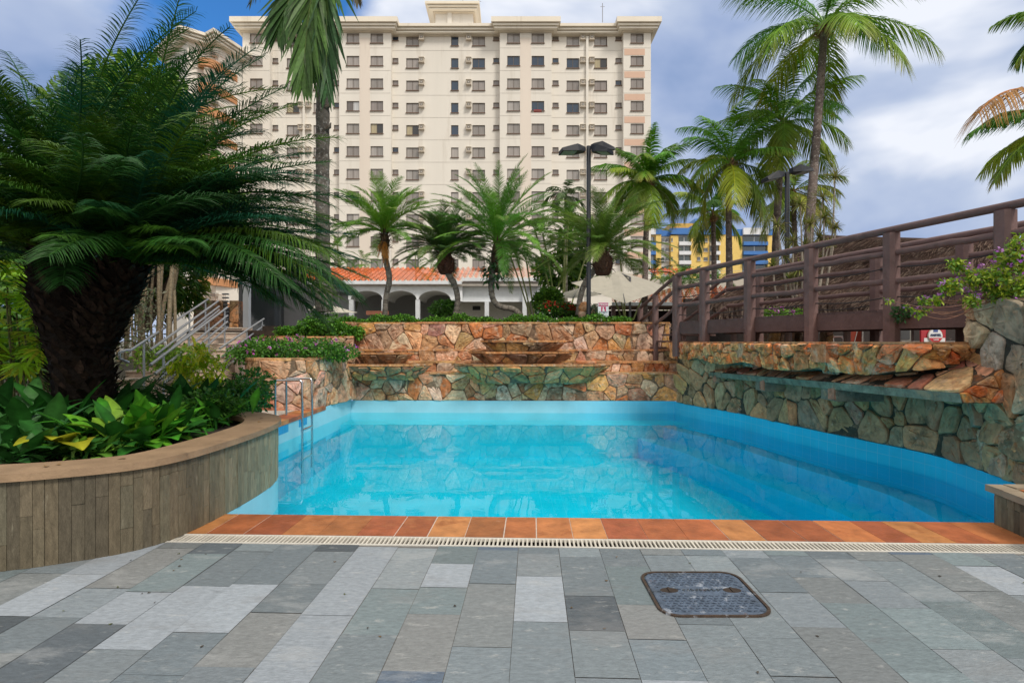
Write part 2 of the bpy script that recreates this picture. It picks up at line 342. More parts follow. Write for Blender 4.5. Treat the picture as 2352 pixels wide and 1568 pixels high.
PALG = [(.36, .25, .13), (.40, .27, .14), (.30, .24, .13), (.44, .30, .16), (.42, .26, .15), (.28, .25, .15), (.48, .28, .13)]
PALR = [(.47, .36, .22), (.42, .34, .22), (.52, .36, .2), (.40, .33, .23), (.50, .35, .21), (.42, .37, .27), (.56, .29, .13)]
def smooth_path(pts, n=40):
    p = np.array(pts, float)
    for _ in range(3):
        q = [p[0]]
        for a, b in zip(p[:-1], p[1:]): q += [a * .75 + b * .25, a * .25 + b * .75]
        p = np.array(q + [p[-1]])
    s = np.concatenate([[0], np.cumsum(np.linalg.norm(np.diff(p, axis=0), axis=1))])
    u = np.linspace(0, s[-1], n); return np.stack([np.interp(u, s, p[:, k]) for k in range(p.shape[1])], -1)
def lift(path, z): p = np.array(path); return np.c_[p, np.broadcast_to(z, (len(p),))]

# ------------------------------------------------------------ leaves
def frond(mb, base, az, el, Ln, droop, n, ll_, lw, ang=(75, 30), vee=20, ldroop=.3, col=(.05, .12, .02), tip=None, rng=RNG, segs=3, t0=.1, curl=0., rach=.02, dpow=1.2, rcol=None, shape=.55, mat_=0):
    K = 18; t = np.linspace(0, 1, K); e = R(el) - R(droop) * t ** dpow; a = R(az) + R(curl) * t
    T = np.stack([np.cos(e) * np.cos(a), np.cos(e) * np.sin(a), np.sin(e)], -1)
    p = np.array(base) + np.concatenate([[np.zeros(3)], np.cumsum((T[1:] + T[:-1]) / 2 * (Ln / (K - 1)), 0)])
    tl = np.repeat(np.linspace(t0, 1, n), 2); tl = np.clip(tl + rng.normal(0, .25 / n, 2 * n), t0, 1); sgn = np.tile((1., -1.), n)
    q = np.stack([np.interp(tl, t, p[:, k]) for k in range(3)], -1); Tq = nrm(np.stack([np.interp(tl, t, T[:, k]) for k in range(3)], -1))
    aq = np.interp(tl, t, a); S = np.stack([-np.sin(aq), np.cos(aq), 0 * aq], -1); U = np.cross(Tq, S)
    U *= np.sign(U[:, 2:3] + 1e-6) if False else 1
    prof = np.sin(np.pi * np.clip(.1 + .86 * (tl - t0) / (1 - t0), 0, 1)) ** shape
    A = R(ang[0]) + (R(ang[1]) - R(ang[0])) * tl + rng.normal(0, .05, 2 * n); ve = R(vee) + rng.normal(0, .12, 2 * n)
    d = Tq * np.cos(A)[:, None] + (S * (sgn * np.cos(ve))[:, None] + U * np.sin(ve)[:, None]) * np.sin(A)[:, None]
    le = ll_ * prof * rng.uniform(.86, 1.08, 2 * n)
    w_ = nrm(Tq - d * (Tq * d).sum(1)[:, None]); tw = rng.normal(0, .35, 2 * n); w2 = np.cross(d, w_); w_ = w_ * np.cos(tw)[:, None] + w2 * np.sin(tw)[:, None]
    sj = np.linspace(0, 1, segs + 1); wid = np.interp(sj, [0, .25, .6, 1], [.6, 1, .85, .06])
    c = q[:, None] + d[:, None] * (le[:, None] * sj)[..., None]; c[..., 2] -= ldroop * le[:, None] * sj ** 2
    hw = (w_[:, None] * (lw / 2 * np.clip(prof, .5, 1)[:, None] * wid)[..., None])
    v = np.stack([c - hw, c + hw], 2)
    nl = 2 * n; bi = np.arange(nl)[:, None] * (2 * (segs + 1)); j = np.arange(segs)[None] * 2
    f = np.stack([bi + j, bi + j + 1, bi + j + 3, bi + j + 2], -1).reshape(-1, 4)
    cb = np.array(col) * rng.uniform(.8, 1.2); cc = cb[None] * rng.uniform(.75, 1.25, (nl, 1)) * np.ones((1, 3))
    cc = np.repeat(cc[:, None], segs + 1, 1)
    if tip is not None:
        k = np.clip((tl[:, None] - .25) * 1.1, 0, 1) * sj[None] * .9; cc = cc * (1 - k[..., None]) + np.array(tip) * k[..., None]
    mb.add(v, f, mat_, np.repeat(cc, 2, 1).reshape(-1, 3))
    mb.tube(p, np.linspace(rach, rach * .25, K), 5, mat_, rcol if rcol is not None else cb * np.array((1.5, 1.25, 1.2)), cap=False)
def leafcloud(mb, pts, size, cols, rng=RNG, asp=.5, up=.3, out=None, mat_=0):
    n = len(pts); d = rng.normal(0, 1, (n, 3)); d = nrm(d)
    if out is not None: d = nrm(d + 1.2 * nrm(pts - np.array(out)))
    d[:, 2] -= .15
    nn_ = rng.normal(0, 1, (n, 3)); nn_[:, 2] += up * 3; w = nrm(np.cross(d, nn_)); nn_ = np.cross(w, d)
    L_ = size * rng.uniform(.6, 1.35, n); q = pts[:, None] + np.stack([np.zeros((n, 3)), d * .5 * L_[:, None] + w * (L_ * asp / 2)[:, None], d * L_[:, None] - nn_ * (.18 * L_)[:, None], d * .5 * L_[:, None] - w * (L_ * asp / 2)[:, None]], 1)
    c = np.array(cols)[rng.integers(len(cols), size=n)] * rng.uniform(.7, 1.3, (n, 1))
    mb.add(q, np.arange(4 * n).reshape(-1, 4), mat_, np.repeat(c, 4, 0))
def blob(n, c, r, rng=RNG, shell=.5):
    d = nrm(rng.normal(0, 1, (n, 3))); return np.array(c) + d * (shell + (1 - shell) * rng.random((n, 1))) * np.array(r)
def blade(mb, base, az, el, Ln, wd, bend, col, rng=RNG, fold=.25, mat_=0, K=7, pet=.25, tipc=None):
    t = np.linspace(0, 1, K); e = R(el) - R(bend) * t ** 1.3; a = R(az)
    T = np.stack([np.cos(e) * math.cos(a), np.cos(e) * math.sin(a), np.sin(e)], -1)
    p = np.array(base) + np.concatenate([[np.zeros(3)], np.cumsum((T[1:] + T[:-1]) / 2 * Ln / (K - 1), 0)])
    S = np.array((-math.sin(a), math.cos(a), 0)); U = np.cross(T, S)
    s = np.clip((t - pet) / (1 - pet), 0, 1); w = np.where(t <= pet, .012, wd / 2 * np.sin(np.pi * np.clip(s, .03, .985) ** .72) + .004)
    rip = 1 + rng.normal(0, .08, K)
    l = p + S * (w * rip)[:, None] + U * (w * fold)[:, None]; r_ = p - S * (w / rip)[:, None] + U * (w * fold)[:, None]
    v = np.stack([l, p, r_], 1).reshape(-1, 3); i = np.arange(K - 1) * 3
    f = np.concatenate([np.stack([i, i + 1, i + 4, i + 3], -1), np.stack([i + 1, i + 2, i + 5, i + 4], -1)])
    c = np.array(col) * rng.uniform(.75, 1.25); cc = np.tile(c, (K * 3, 1)); cc[1::3] *= 1.55
    if tipc is not None: k = np.repeat(t, 3)[:, None]; cc = cc * (1 - k) + np.array(tipc) * k
    mb.add(v, f, mat_, cc)
def spikes(mb, c, n, Ln, w, cols, rng=RNG, down=.4, bend=30, minz=-.5):
    for _ in range(n):
        z = rng.uniform(minz, 1); az = rng.uniform(0, 360)
        blade(mb, c, az, math.degrees(math.asin(z)), Ln * rng.uniform(.75, 1.1), w, bend, cols[rng.integers(len(cols))], rng, K=4, pet=.02, fold=.3)
# ============================================================ SETTING: ground, paving, pool
UD = np.array((1, -.0364)); UD = UD / np.linalg.norm(UD); VD = np.array((-UD[1], UD[0]))
def uv(u, v, z=0): return np.array((*(UD * u + VD * v), z))
mb = MB()
BX0, BX1, BY0, BY1 = -7.2, 7.0, -6.0, 17.0
xs = [-700, BX0, BX1, 700]; ys = [-500, BY0, BY1, 1200]
for i in range(3):
    for j in range(3):
        if i == 1 and j == 1: continue
        mb.add([(xs[i], ys[j], 1.12 if j == 2 else -.13), (xs[i + 1], ys[j], 1.12 if j == 2 else -.13), (xs[i + 1], ys[j + 1], 1.12 if j == 2 else -.13), (xs[i], ys[j + 1], 1.12 if j == 2 else -.13)], [(0, 1, 2, 3)])
mb.add([(-700, BY1, -.13), (700, BY1, -.13), (700, BY1, 1.12), (-700, BY1, 1.12)], [(0, 1, 2, 3)])
mb.add([(BX0, BY0, -.13), (BX1, BY0, -.13), (BX1, 4.9, -.13), (BX0, 4.9, -.13)], [(0, 1, 2, 3)])
mb.build('ground', M['grass'], kind='structure', origin=(0, 0, 0))
mb = MB(); mb.box(6.35, 60, 5.2, 16.9, .2, 1.12, col=(.28, .25, .22)); mb.build('terrace_floor', M['slate'], kind='structure')
# slate paving
rg = np.random.default_rng(5)
mb = MB(); mb.add([uv(-9, -6, -.005), uv(9, -6, -.005), uv(9, 4.385, -.005), uv(-9, 4.385, -.005)], [(0, 1, 2, 3)], 1, (.15, .145, .135))
SL = [(.27, .285, .275), (.30, .315, .30), (.25, .27, .265), (.33, .34, .325), (.27, .30, .28), (.22, .235, .23), (.31, .32, .31), (.26, .275, .265), (.36, .365, .345), (.28, .275, .25)]
wd = .31
for k in range(-29, 29):
    u0 = .2 + k * wd; v = 4.382 - rg.uniform(0, .35) * (1 if k % 2 else .6); first = True; hi = 4.382
    while hi > -5.5:
        ln = rg.choice([.38, .45, .6, .6, .75]) * rg.uniform(.92, 1.08)
        lo = (v if first else hi - ln); first = False
        if hi - lo < .05: hi = lo; continue
        c = np.array(SL[rg.integers(len(SL))]) * rg.uniform(.85, 1.15)
        r_ = rg.random()
        if r_ < .07: c = np.array((.155, .165, .165)) * rg.uniform(.8, 1.2)
        elif r_ < .19: c = np.array((.46, .46, .45)) * rg.uniform(.9, 1.1)
        elif r_ < .215: c = np.array((.33, .31, .275))
        elif r_ < .235: c = np.array((.17, .20, .235))
        g = rg.uniform(.001, .0024); z = rg.uniform(-.0016, .0016); c = c * np.array((.63, .70, .79))
        mb.add([uv(u0 + g, lo + g, z), uv(u0 + wd - g, lo + g, z), uv(u0 + wd - g, hi - g, z + rg.uniform(-.0016, .0016)), uv(u0 + g, hi - g, z)], [(0, 1, 2, 3)], 0, c)
        hi = lo
mb.build('slate_paving', [M['slate'], M['mortar']], kind='structure', origin=(0, 0, 0))
# terracotta coping
mb = MB(); mb.box(0, 1, 0, 1, 0, 1); mb = MB()
a, b, c, d = uv(-3.2, 4.585, -.004), uv(5.3, 4.585, -.004), uv(5.3, 5.118, -.004), uv(-3.2, 5.118, -.004)
mb.add([a, b, c, d], [(0, 1, 2, 3)], 1, (.58, .51, .45))
CO = [(.42, .145, .05), (.37, .115, .042), (.40, .15, .052), (.35, .105, .04), (.45, .19, .065), (.33, .095, .04)]
u = -3.0
while u < 5.2:
    w_ = rg.uniform(.27, .33); c = np.array(CO[rg.integers(6)]) * rg.uniform(.8, 1.15); g = rg.choice([.0012, .002, .003, .007])
    p = [uv(u + g, 4.59), uv(u + w_ - g, 4.59), uv(u + w_ - g, 5.125), uv(u + g, 5.125)]
    q = [x - (0, 0, .045) for x in p]
    mb.add(p + q, [(0, 1, 2, 3), (2, 6, 7, 3), (1, 5, 6, 2), (0, 3, 7, 4)], 0, c); u += w_
mb.build('pool_coping', [M['coping'], M['mortar']], kind='structure', origin=(0, 5, 0))
# drain grating
t = thing('drain_grate', (0, 4.48, -.09), 'long white slotted drain grating between slate paving and orange coping', 'drain')
mb = MB()
for v0, v1 in ((4.389, 4.407), (4.562, 4.580)):
    mb.obox(uv(-3, (v0 + v1) / 2, -.012), uv(5.2, (v0 + v1) / 2, -.012), v1 - v0, .028, col=(.62, .59, .53))
u = -2.99
while u < 5.2:
    mb.obox(uv(u, 4.407, -.012), uv(u, 4.562, -.012), .0140, .02, col=np.array((.60, .56, .48)) * rg.uniform(.85, 1.1)); u += .0335
mb.build('grille', M['plastic'], t)
mb = MB(); ch = [uv(-3, 4.384, -.06), uv(5.2, 4.384, -.06), uv(5.2, 4.585, -.06), uv(-3, 4.585, -.06)]
tp = [x + (0, 0, .052) for x in ch]
mb.add(ch + tp, [(0, 1, 2, 3), (0, 1, 5, 4), (2, 3, 7, 6), (1, 2, 6, 5), (3, 0, 4, 7)], 0, (.012, .010, .009)); mb.build('channel', M['soil'], t)
# manhole cover
t = thing('manhole_cover', (1.2, 3.58, 0), 'blue-grey rounded square cast iron manhole cover with rusty handle slots', 'manhole cover')
def rrect(cx, cy, hx, hy, r, n=8):
    o = []
    for sx, sy, a0 in ((1, 1, 0), (-1, 1, 90), (-1, -1, 180), (1, -1, 270)):
        for k in range(n + 1): a = R(a0 + 90 * k / n); o.append((cx + sx * (hx - r) + r * math.cos(a), cy + sy * (hy - r) + r * math.sin(a)))
    return o
def ringprism(mb, A, B, z0, z1, col, mt=0):
    n = len(A); v = [(*p, z1) for p in A] + [(*p, z1) for p in B] + [(*p, z0) for p in A] + [(*p, z0) for p in B]
    f = []
    for i in range(n): j = (i + 1) % n; f += [(i, j, n + j, n + i), (2 * n + i, 2 * n + j, j, i), (n + i, n + j, 3 * n + j, 3 * n + i)]
    mb.add(v, f, mt, col)
mb = MB(); ringprism(mb, rrect(1.2, 3.58, .335, .318, .12), rrect(1.2, 3.58, .318, .301, .105), -.02, .010, (.07, .045, .03)); mb.build('cover_frame', M['cover'], t)
mb = MB(); P0 = rrect(1.2, 3.58, .311, .294, .10); P1 = rrect(1.2, 3.58, .304, .287, .095)
n = len(P0); mb.add([(*p, -.015) for p in P0] + [(*p, .007) for p in P0] + [(*p, .010) for p in P1], [(i, (i + 1) % n, n + (i + 1) % n, n + i) for i in range(n)] + [(n + i, n + (i + 1) % n, 2 * n + (i + 1) % n, 2 * n + i) for i in range(n)], 0, (.09, .12, .17))
mb.add([(*p, .010) for p in P1], [tuple(range(n))], 0, (.10, .135, .19))
for i in range(15):
    for j in range(17):
        x = .93 + i * .0385 + (j % 2) * .019; y = 3.32 + j * .0325
        if abs(x - 1.2) > .28 or abs(y - 3.58) > .265 or (abs(x - 1.2) < .13 and abs(y - 3.6) < .06) or min(math.hypot(x - 1.0, y - 3.60), math.hypot(x - 1.4, y - 3.60)) < .065: continue
        s_ = 1 if (i + j) % 2 else -1
        mb.obox((x - .011, y - .005 * s_, .0115), (x + .011, y + .005 * s_, .0115), .007, .005, col=(.075, .10, .14))
for k in range(9):                                                   # worn, unreadable raised lettering
    x = 1.09 + k * .027; mb.obox((x, 3.585, .0115), (x + rg.uniform(-.006, .012), 3.615, .0115), .008, .006, col=(.06, .075, .09)); mb.obox((x - .006, 3.60 + rg.uniform(-.012, .012), .0115), (x + .012, 3.60 + rg.uniform(-.012, .012), .0115), .006, .0055, col=(.06, .075, .09))
mb.build('lid', M['cover'], t)
for x in (1.0, 1.4):
    mb = MB(); E = [(x + .058 * math.cos(a), 3.60 + .036 * math.sin(a)) for a in np.linspace(0, 2 * math.pi, 20, endpoint=False)]
    mb.prism(E, .004, .0108, 0, (.05, .022, .012)); mb.obox((x, 3.568, .013), (x, 3.632, .013), .014, .008, col=(.13, .075, .04)); mb.build('handle_slot', M['soil'], t)
# ---------------- pool
LEFT = [(-4.35, 15.3), (-4.35, 7.55)]
PL_OUT = smooth_path([(-9.0, 3.35), (-6.5, 3.5), (-5, 3.66), (-4.2, 3.77), (-3.55, 3.9), (-3.2, 4.06), (-2.86, 4.28), (-2.7, 4.6), (-2.64, 5.2), (-2.62, 5.8), (-2.66, 6.4), (-2.84, 6.9), (-3.2, 7.28), (-3.7, 7.45), (-4.6, 7.5), (-6, 7.6)], 160)
RB = [(4.35, 15.15), (4.4, 14.5), (5.0, 12.9), (5.18, 11.9), (5.38, 10.7), (5.71, 9.2), (5.93, 8.4), (5.97, 7.8), (5.87, 7.13), (5.68, 6.28), (5.45, 5.6), (5.3, 4.93)]
RBs = smooth_path(RB, 50)
pin = [tuple(p) for p in PL_OUT if p[1] > 5.2 and p[0] > -4.35]
FE = [tuple(uv(u, 5.12)[:2]) for u in (5.28, -2.63)]
poly = [(-4.35, 15.3)] + [tuple(p) for p in RBs] + FE + pin + [(-4.35, 7.5)]
mb = MB(); n = len(poly)
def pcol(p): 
    k = np.clip((p[0] - 1.0) / 4.0, 0, 1); return np.array((.32, .64, .76)) * (1 - k) + np.array((.008, .52, .85)) * k  # tiles deepen in blue towards the right: shading put into the colour
for i in range(n):
    a, b = poly[i], poly[(i + 1) % n]; m_ = max(1, int(math.dist(a, b) / .6))
    for k in range(m_):
        p = np.array(a) + (np.array(b) - a) * k / m_; q = np.array(a) + (np.array(b) - a) * (k + 1) / m_
        zt = .07 if (p[0] < -4.3 and q[0] < -4.3) else -.002
        if abs(p[1] + .0364 * p[0] - 5.124) < .05 and abs(q[1] + .0364 * q[0] - 5.124) < .05: zt = -.05
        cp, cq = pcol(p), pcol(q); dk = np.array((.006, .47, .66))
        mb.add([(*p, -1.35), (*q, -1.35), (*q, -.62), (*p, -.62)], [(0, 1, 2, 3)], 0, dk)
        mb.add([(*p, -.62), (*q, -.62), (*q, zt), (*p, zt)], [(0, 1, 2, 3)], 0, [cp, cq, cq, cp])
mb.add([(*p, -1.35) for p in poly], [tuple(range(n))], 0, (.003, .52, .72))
# submerged benches along the back and the right
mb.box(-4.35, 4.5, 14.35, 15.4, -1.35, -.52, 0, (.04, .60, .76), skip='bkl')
ofs = lambda pth, o: np.array(pth) + np.stack([nrm(np.gradient(np.array(pth), axis=0))[:, 1], -nrm(np.gradient(np.array(pth), axis=0))[:, 0]], -1) * o
for o, z in ((.62, -.58), (1.25, -.86)):
    A_ = ofs(RBs, o); B_ = ofs(RBs, -.05); m_ = len(A_)
    v = np.concatenate([lift(A_, z), lift(B_, z), lift(A_, -1.36)]); i = np.arange(m_ - 1)
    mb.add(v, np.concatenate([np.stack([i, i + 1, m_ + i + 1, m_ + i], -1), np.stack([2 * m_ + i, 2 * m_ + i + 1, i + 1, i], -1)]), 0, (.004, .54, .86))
for y0, y1 in ((10.1, 11.0), (11.55, 12.0)):
    mb.box(-4.36, -4.345, y0, y1, -.16, .055, 0, (.02, .30, .62))
mb.build('pool_basin', M['pool'], kind='structure', origin=(0, 10, -1.35))
mb = MB(); mb.add([(*p, -.33) for p in poly][::-1], [tuple(range(n))]); mb.build('pool_water', M['water'], kind='structure')
# left pool edge
mb = MB(); u = 7.6
while u < 13.1:
    w_ = rg.uniform(.28, .34); mb.box(-4.72, -4.335, u + .004, u + w_, .0, .085, 0, np.array(CO[rg.integers(6)]) * rg.uniform(.9, 1.2)); u += w_ + .004
mb.build('pool_edge', M['coping'], kind='structure')
mb = MB(); mb.box(-9, -4.725, 7.5, 14.5, -.1, .10, 0, (.5, .46, .40)); mb.build('side_path', M['slate'], kind='structure')

# ---------------- planters
def planter(path, zt, label, capin, capc, name='raised_planter', plank=(.055, .085), caps=None):
    s = np.concatenate([[0], np.cumsum(np.linalg.norm(np.diff(path, axis=0), axis=1))])
    at = lambda x: np.array([np.interp(x, s, path[:, 0]), np.interp(x, s, path[:, 1])])
    t = thing(name, (*path[len(path) // 2], 0), label, 'planter'); mb = MB(); x = 0.
    cs = [(.115, .095, .062), (.14, .115, .075), (.085, .07, .05), (.12, .11, .075), (.165, .13, .085), (.105, .10, .07), (.065, .055, .04), (.135, .105, .066)]
    mb.strip(path, -.12, -.012, 0, zt - .03, 0, (.045, .038, .03))
    while x < s[-1] - .1:
        w_ = rg.uniform(*plank); a, b = at(x + .0012), at(x + w_ - .0012); z = 0
        green = np.clip((a[1] - 4.6) / 1.6, 0, 1) if a[0] > -3.3 else 0
        while z < zt:
            h_ = min(rg.choice([.18, .3, .45, .6]) * rg.uniform(.8, 1.3), zt - z)
            if zt - z - h_ < .05: h_ = zt - z
            c = np.array(cs[rg.integers(len(cs))]) * .5 + np.array((.062, .053, .036)); c = c * rg.uniform(.88, 1.14) * 1.05; c = c * (1 + green * .45) + np.array((.20, .25, .17)) * green * .5
            o = rg.uniform(.0, .008)
            mb.strip([a, b], -.02, o, z + .001, z + h_ - .001, 0, c); z += h_
        x += w_
    mb.build('cladding', M['strip'], t)
    for cp in (caps or [path]): mb = MB(); mb.strip(cp, -capin, .035, zt, zt + .055, 0, capc); mb.build('coping_cap', M['cap'], t)
    return t
planter(PL_OUT, .62, 'long curved planter clad in grey-brown stone strips with brown cap, left of the pool', .36, (.30, .20, .12))
ins = ofs(PL_OUT, -.3)
mb = MB(); mb.add([(*p, .57) for p in ins] + [(-9, 10.5, .57), (-14, 10.5, .57), (-14, 3.4, .57)], [tuple(range(len(ins) + 3))]); mb.build('planter_soil', M['soil'], kind='structure')
mb = MB(); mb.prism([tuple(p) for p in ofs(PL_OUT, -.06)][60:] + [(-6, 10.4), (-14, 10.4), (-14, 3.5)], -.1, .5, 0, (.05, .04, .03), bottom=False); mb.build('planter_bed', M['soil'], kind='structure')
rp = np.array([(6.0, 4.985), (4.24, 4.99), (4.205, 4.97), (4.18, 4.75), (4.06, 4.0), (3.95, 3.2)])[::-1]
rp = np.array([(6.2, 4.99), (5.2, 4.99), (4.27, 4.99), (4.21, 4.96), (4.18, 4.7), (4.10, 4.2), (4.02, 3.7), (3.95, 3.2)])
t = planter(rp[::-1][:, :] * 1.0 if False else rp, .27, 'low stone-strip planter corner at the right end of the orange coping', .10, (.30, .24, .17), caps=[[(6.2, 4.99), (4.36, 4.99)], [(4.235, 5.022), (4.21, 4.8)], [(4.2, 4.796), (4.10, 4.2), (3.95, 3.2)]])
# its normal must face the pool and the paving: travelling from the back corner towards the camera the right side faces -X
if 0: mb = MB(); stone_surf(mb, [(4.3, 4.3, .335), (6, 4.3, .335)], [(4.42, 3.3, .335), (6, 3.3, .335)], .35, [(.5, .18, .06), (.45, .15, .06), (.5, .25, .1)], rg, .01, .01)
mb = MB()
for k in range(5): mb.prism([(4.36 + k * .33, 3.2), (4.68 + k * .33, 3.2), (4.68 + k * .33, 4.86), (4.36 + k * .33, 4.86)], .1, .318, 0, np.array(CO[k]) * 1.1)
mb.prism([(4.05, 3.2), (6, 3.2), (6, 4.93), (4.24, 4.93)], .1, .30, 0, (.2, .15, .1))
mb.build('flagstone_top', M['coping'], t)

# ---------------- cascade wall at the back
rs = np.random.default_rng(21)
cw = thing('cascade_wall', (0, 15.6, 0), 'stepped orange stone cascade wall with projecting basins behind the pool', 'stone wall')
def flat(x0, x1, Y0, Y1=None, n=14):
    Y1 = Y0 if Y1 is None else Y1; return np.stack([np.linspace(x0, x1, n), np.linspace(Y0, Y1, n)], -1)
def tier(path, z0, z1, size, depth, name='stone_tier', pal=PAL, par=cw, capc=(.50, .25, .11), cap=True, m='stone', over=.04, bulge=.04):
    mb = MB(); stone_surf(mb, lift(path, z1), lift(path, z0), size, pal, rs, bulge)
    mb.strip(path, -depth, -.02, z0, z1 - .01, 0, (.1, .07, .05)); o = mb.build(name, M[m], par, smooth=False)
    if cap:
        mb = MB(); s = np.array(path); k = 0; x = 0
        tot = np.linalg.norm(np.diff(s, axis=0), axis=1).sum(); cu = np.concatenate([[0], np.cumsum(np.linalg.norm(np.diff(s, axis=0), axis=1))])
        while x < tot - .05:
            w_ = min(rs.uniform(.35, .8), tot - x); q = np.linspace(x, x + w_ - .004, 3); pp = np.stack([np.interp(q, cu, s[:, 0]), np.interp(q, cu, s[:, 1])], -1)
            zq = np.interp(q, cu, np.broadcast_to(z1, (len(s),))); c = np.array(capc) * rs.uniform(.7, 1.35) * (1 + rs.normal(0, .06, 3)); mb.strip(pp, -depth, over + rs.uniform(-.025, .04), zq - .012, zq + .035 + rs.uniform(-.006, .012), 0, c); x += w_
        mb.build('tier_cap', M[m], o)
    return o
tier(flat(-4.3, 4.55, 15.32, 15.22), -.01, .72, .42, .6)
tier(flat(-4.75, 4.75, 15.85, 15.75), .70, 1.0, .33, .5)
tier(flat(-4.85, 4.75, 16.27, 16.2), .98, 1.33, .36, .5)
tier(flat(-5.0, 4.60, 16.7, 16.6, 20), 1.3, 2.12, .42, .35, bulge=.055)
tier(np.array([(4.60, 16.62), (4.62, 17.2), (4.64, 18.4)]), .9, 2.12, .4, .3)
def basin(xl, xr, Yb, Yf, zt, zb, s=.45, pal=PAL, wet=False, size=.34):
    top = [(xl, Yb, zt), (xl + s, Yf, zt), (xr - s, Yf, zt), (xr, Yb, zt)]
    bot = [(xl + s * .9, Yb, zb), (xl + s * 1.5, Yf + (Yb - Yf) * .45, zb), (xr - s * 1.5, Yf + (Yb - Yf) * .45, zb), (xr - s * .9, Yb, zb)]
    def dens(p):
        o = []
        for a, b in zip(p[:-1], p[1:]):
            for k in range(6): o.append(np.array(a) + (np.array(b) - a) * k / 6)
        return np.array(o + [np.array(p[-1])])
    mb = MB(); stone_surf(mb, dens(top), dens(bot), size, pal, rs, .035, .014); mb.add(bot, [(3, 2, 1, 0)], 0, (.12, .1, .07)); o = mb.build('basin', M['stone_wet' if wet else 'stone'], cw)
    mb = MB(); c = (.50, .24, .10)
    T2 = np.array(top); i2 = T2.copy(); cx = (xl + xr) / 2; i2[:, 0] = cx + (i2[:, 0] - cx) * .94; i2[1:3, 1] += .09
    ou = T2.copy(); ou[:, 0] = cx + (ou[:, 0] - cx) * 1.02; ou[1:3, 1] -= .03
    A_ = [tuple(p[:2]) for p in ou]; B_ = [tuple(p[:2]) for p in i2]
    for k in range(3):
        m_ = max(1, int(math.dist(A_[k], A_[k + 1]) / .5))
        for j in range(m_):
            l = lambda p, q, f_: (p[0] + (q[0] - p[0]) * f_, p[1] + (q[1] - p[1]) * f_)
            a0, a1, b0, b1 = l(A_[k], A_[k + 1], j / m_), l(A_[k], A_[k + 1], (j + .99) / m_), l(B_[k], B_[k + 1], j / m_), l(B_[k], B_[k + 1], (j + .99) / m_)
            mb.prism([a0, a1, b1, b0], zt - .005, zt + .04 + rs.uniform(0, .012), 0, np.array(c) * rs.uniform(.7, 1.3))
    mb.add([(*p, zt - .06) for p in B_], [(0, 1, 2, 3)], 0, (.10, .09, .07)); mb.build('rim', M['stone'], o)
PD = [(.40, .20, .11), (.46, .23, .11), (.36, .22, .14), (.5, .25, .1), (.32, .19, .12)]
PW = [(.66, .32, .12), (.58, .31, .13), (.7, .31, .11), (.52, .30, .13), (.6, .34, .17)]
basin(XX(1040, 15.3), XX(1404, 15.3), 15.35, 14.55, .955, .50, .62, PW, True)
basin(XX(1078, 15.8), XX(1318, 15.8), 15.85, 15.25, 1.265, .97, .5, PD)
basin(XX(1105, 16.2), XX(1300, 16.2), 16.25, 15.75, 1.575, 1.30, .35, PD)
basin(XX(770, 15.3), XX(992, 15.3), 15.35, 14.7, .95, .56, .5, PW[:3] + PD[:2], True)
basin(XX(800, 15.85), XX(950, 15.85), 15.87, 15.4, 1.24, .98, .3, PD)
# terrace soil behind
mb = MB(); mb.box(-7.5, 4.55, 17.0, 19.4, 1.0, 2.06); mb.box(-9.2, -5.0, 16.0, 17.0, 1.0, 1.9); mb.build('terrace_soil', M['soil'], kind='structure')
# left flower bed walls
lw = thing('bed_wall', (-5, 13, 0), 'low curved pinkish stone wall of the flower bed behind the steel ladder', 'stone wall')
lp = smooth_path([(-6.7, 15.2), (-6.35, 13.6), (-5.9, 12.6), (-5.3, 12.25), (-4.8, 12.25), (-4.5, 12.6), (-4.37, 13.3), (-4.30, 14.4), (-4.25, 15.3)], 40)
PP = [(.60, .39, .25), (.56, .34, .21), (.62, .44, .29), (.54, .32, .2), (.54, .26, .13), (.62, .46, .34), (.58, .36, .2)]
tier(lp, .05, np.interp(np.arange(40), [0, 26, 34, 39], [1.18, 1.18, 1.26, 1.36]), .44, .28, pal=PP, par=lw, capc=(.5, .26, .12), over=.03)
mb = MB(); mb.add([(*p, 1.12) for p in lp] + [(-4.6, 15.7, 1.12), (-6.7, 15.7, 1.12)], [tuple(range(42))]); mb.build('bed_soil', M['soil'], kind='structure')
uw = thing('bed_wall', (-5.6, 15.6, 1), 'short upper stone wall between the flower bed and the sloping hedge', 'stone wall')
tier(smooth_path([(-7.3, 16.6), (-7.1, 15.9), (-6.6, 15.62), (-5.6, 15.6), (-4.4, 15.75)], 20), 1.0, 1.70, .33, .25, pal=PP, par=uw)
# right pool wall with ledges
rw = thing('pool_side_wall', (5.4, 11, 0), 'mossy green stone wall with overhanging orange ledges right of the pool', 'stone wall')
mb = MB(); low = RBs[1:46]; stone_surf(mb, lift(low, 1.3), lift(low, -.02), .45, PALG, rs, .04, .009, (.035, .04, .028)); mb.strip(low, -.5, -.03, -.02, 1.3, 0, (.04, .035, .03)); mb.build('stone_face', M['stone_wet'], rw)
led_t = smooth_path([(4.30, 15.6), (4.38, 14.9), (4.52, 11), (4.82, 8.2), (5.0, 7.1), (5.16, 6.88), (5.6, 6.98), (6.3, 7.0)], 44)
led_b = led_t + np.stack([np.interp(np.arange(44), [0, 20, 32, 43], [.05, .06, .14, .08]), np.interp(np.arange(44), [0, 28, 36, 43], [0, .03, .2, .2])], -1)
zb = np.interp(np.arange(44), [0, 22, 34, 40, 43], [1.14, 1.13, 1.12, 1.34, 1.42]) + np.where(led_t[:, 1] > 8.75, .09 * np.abs(np.cos(math.pi * (led_t[:, 1] - 8.75) / 2.42)) ** 3 - .05, 0)
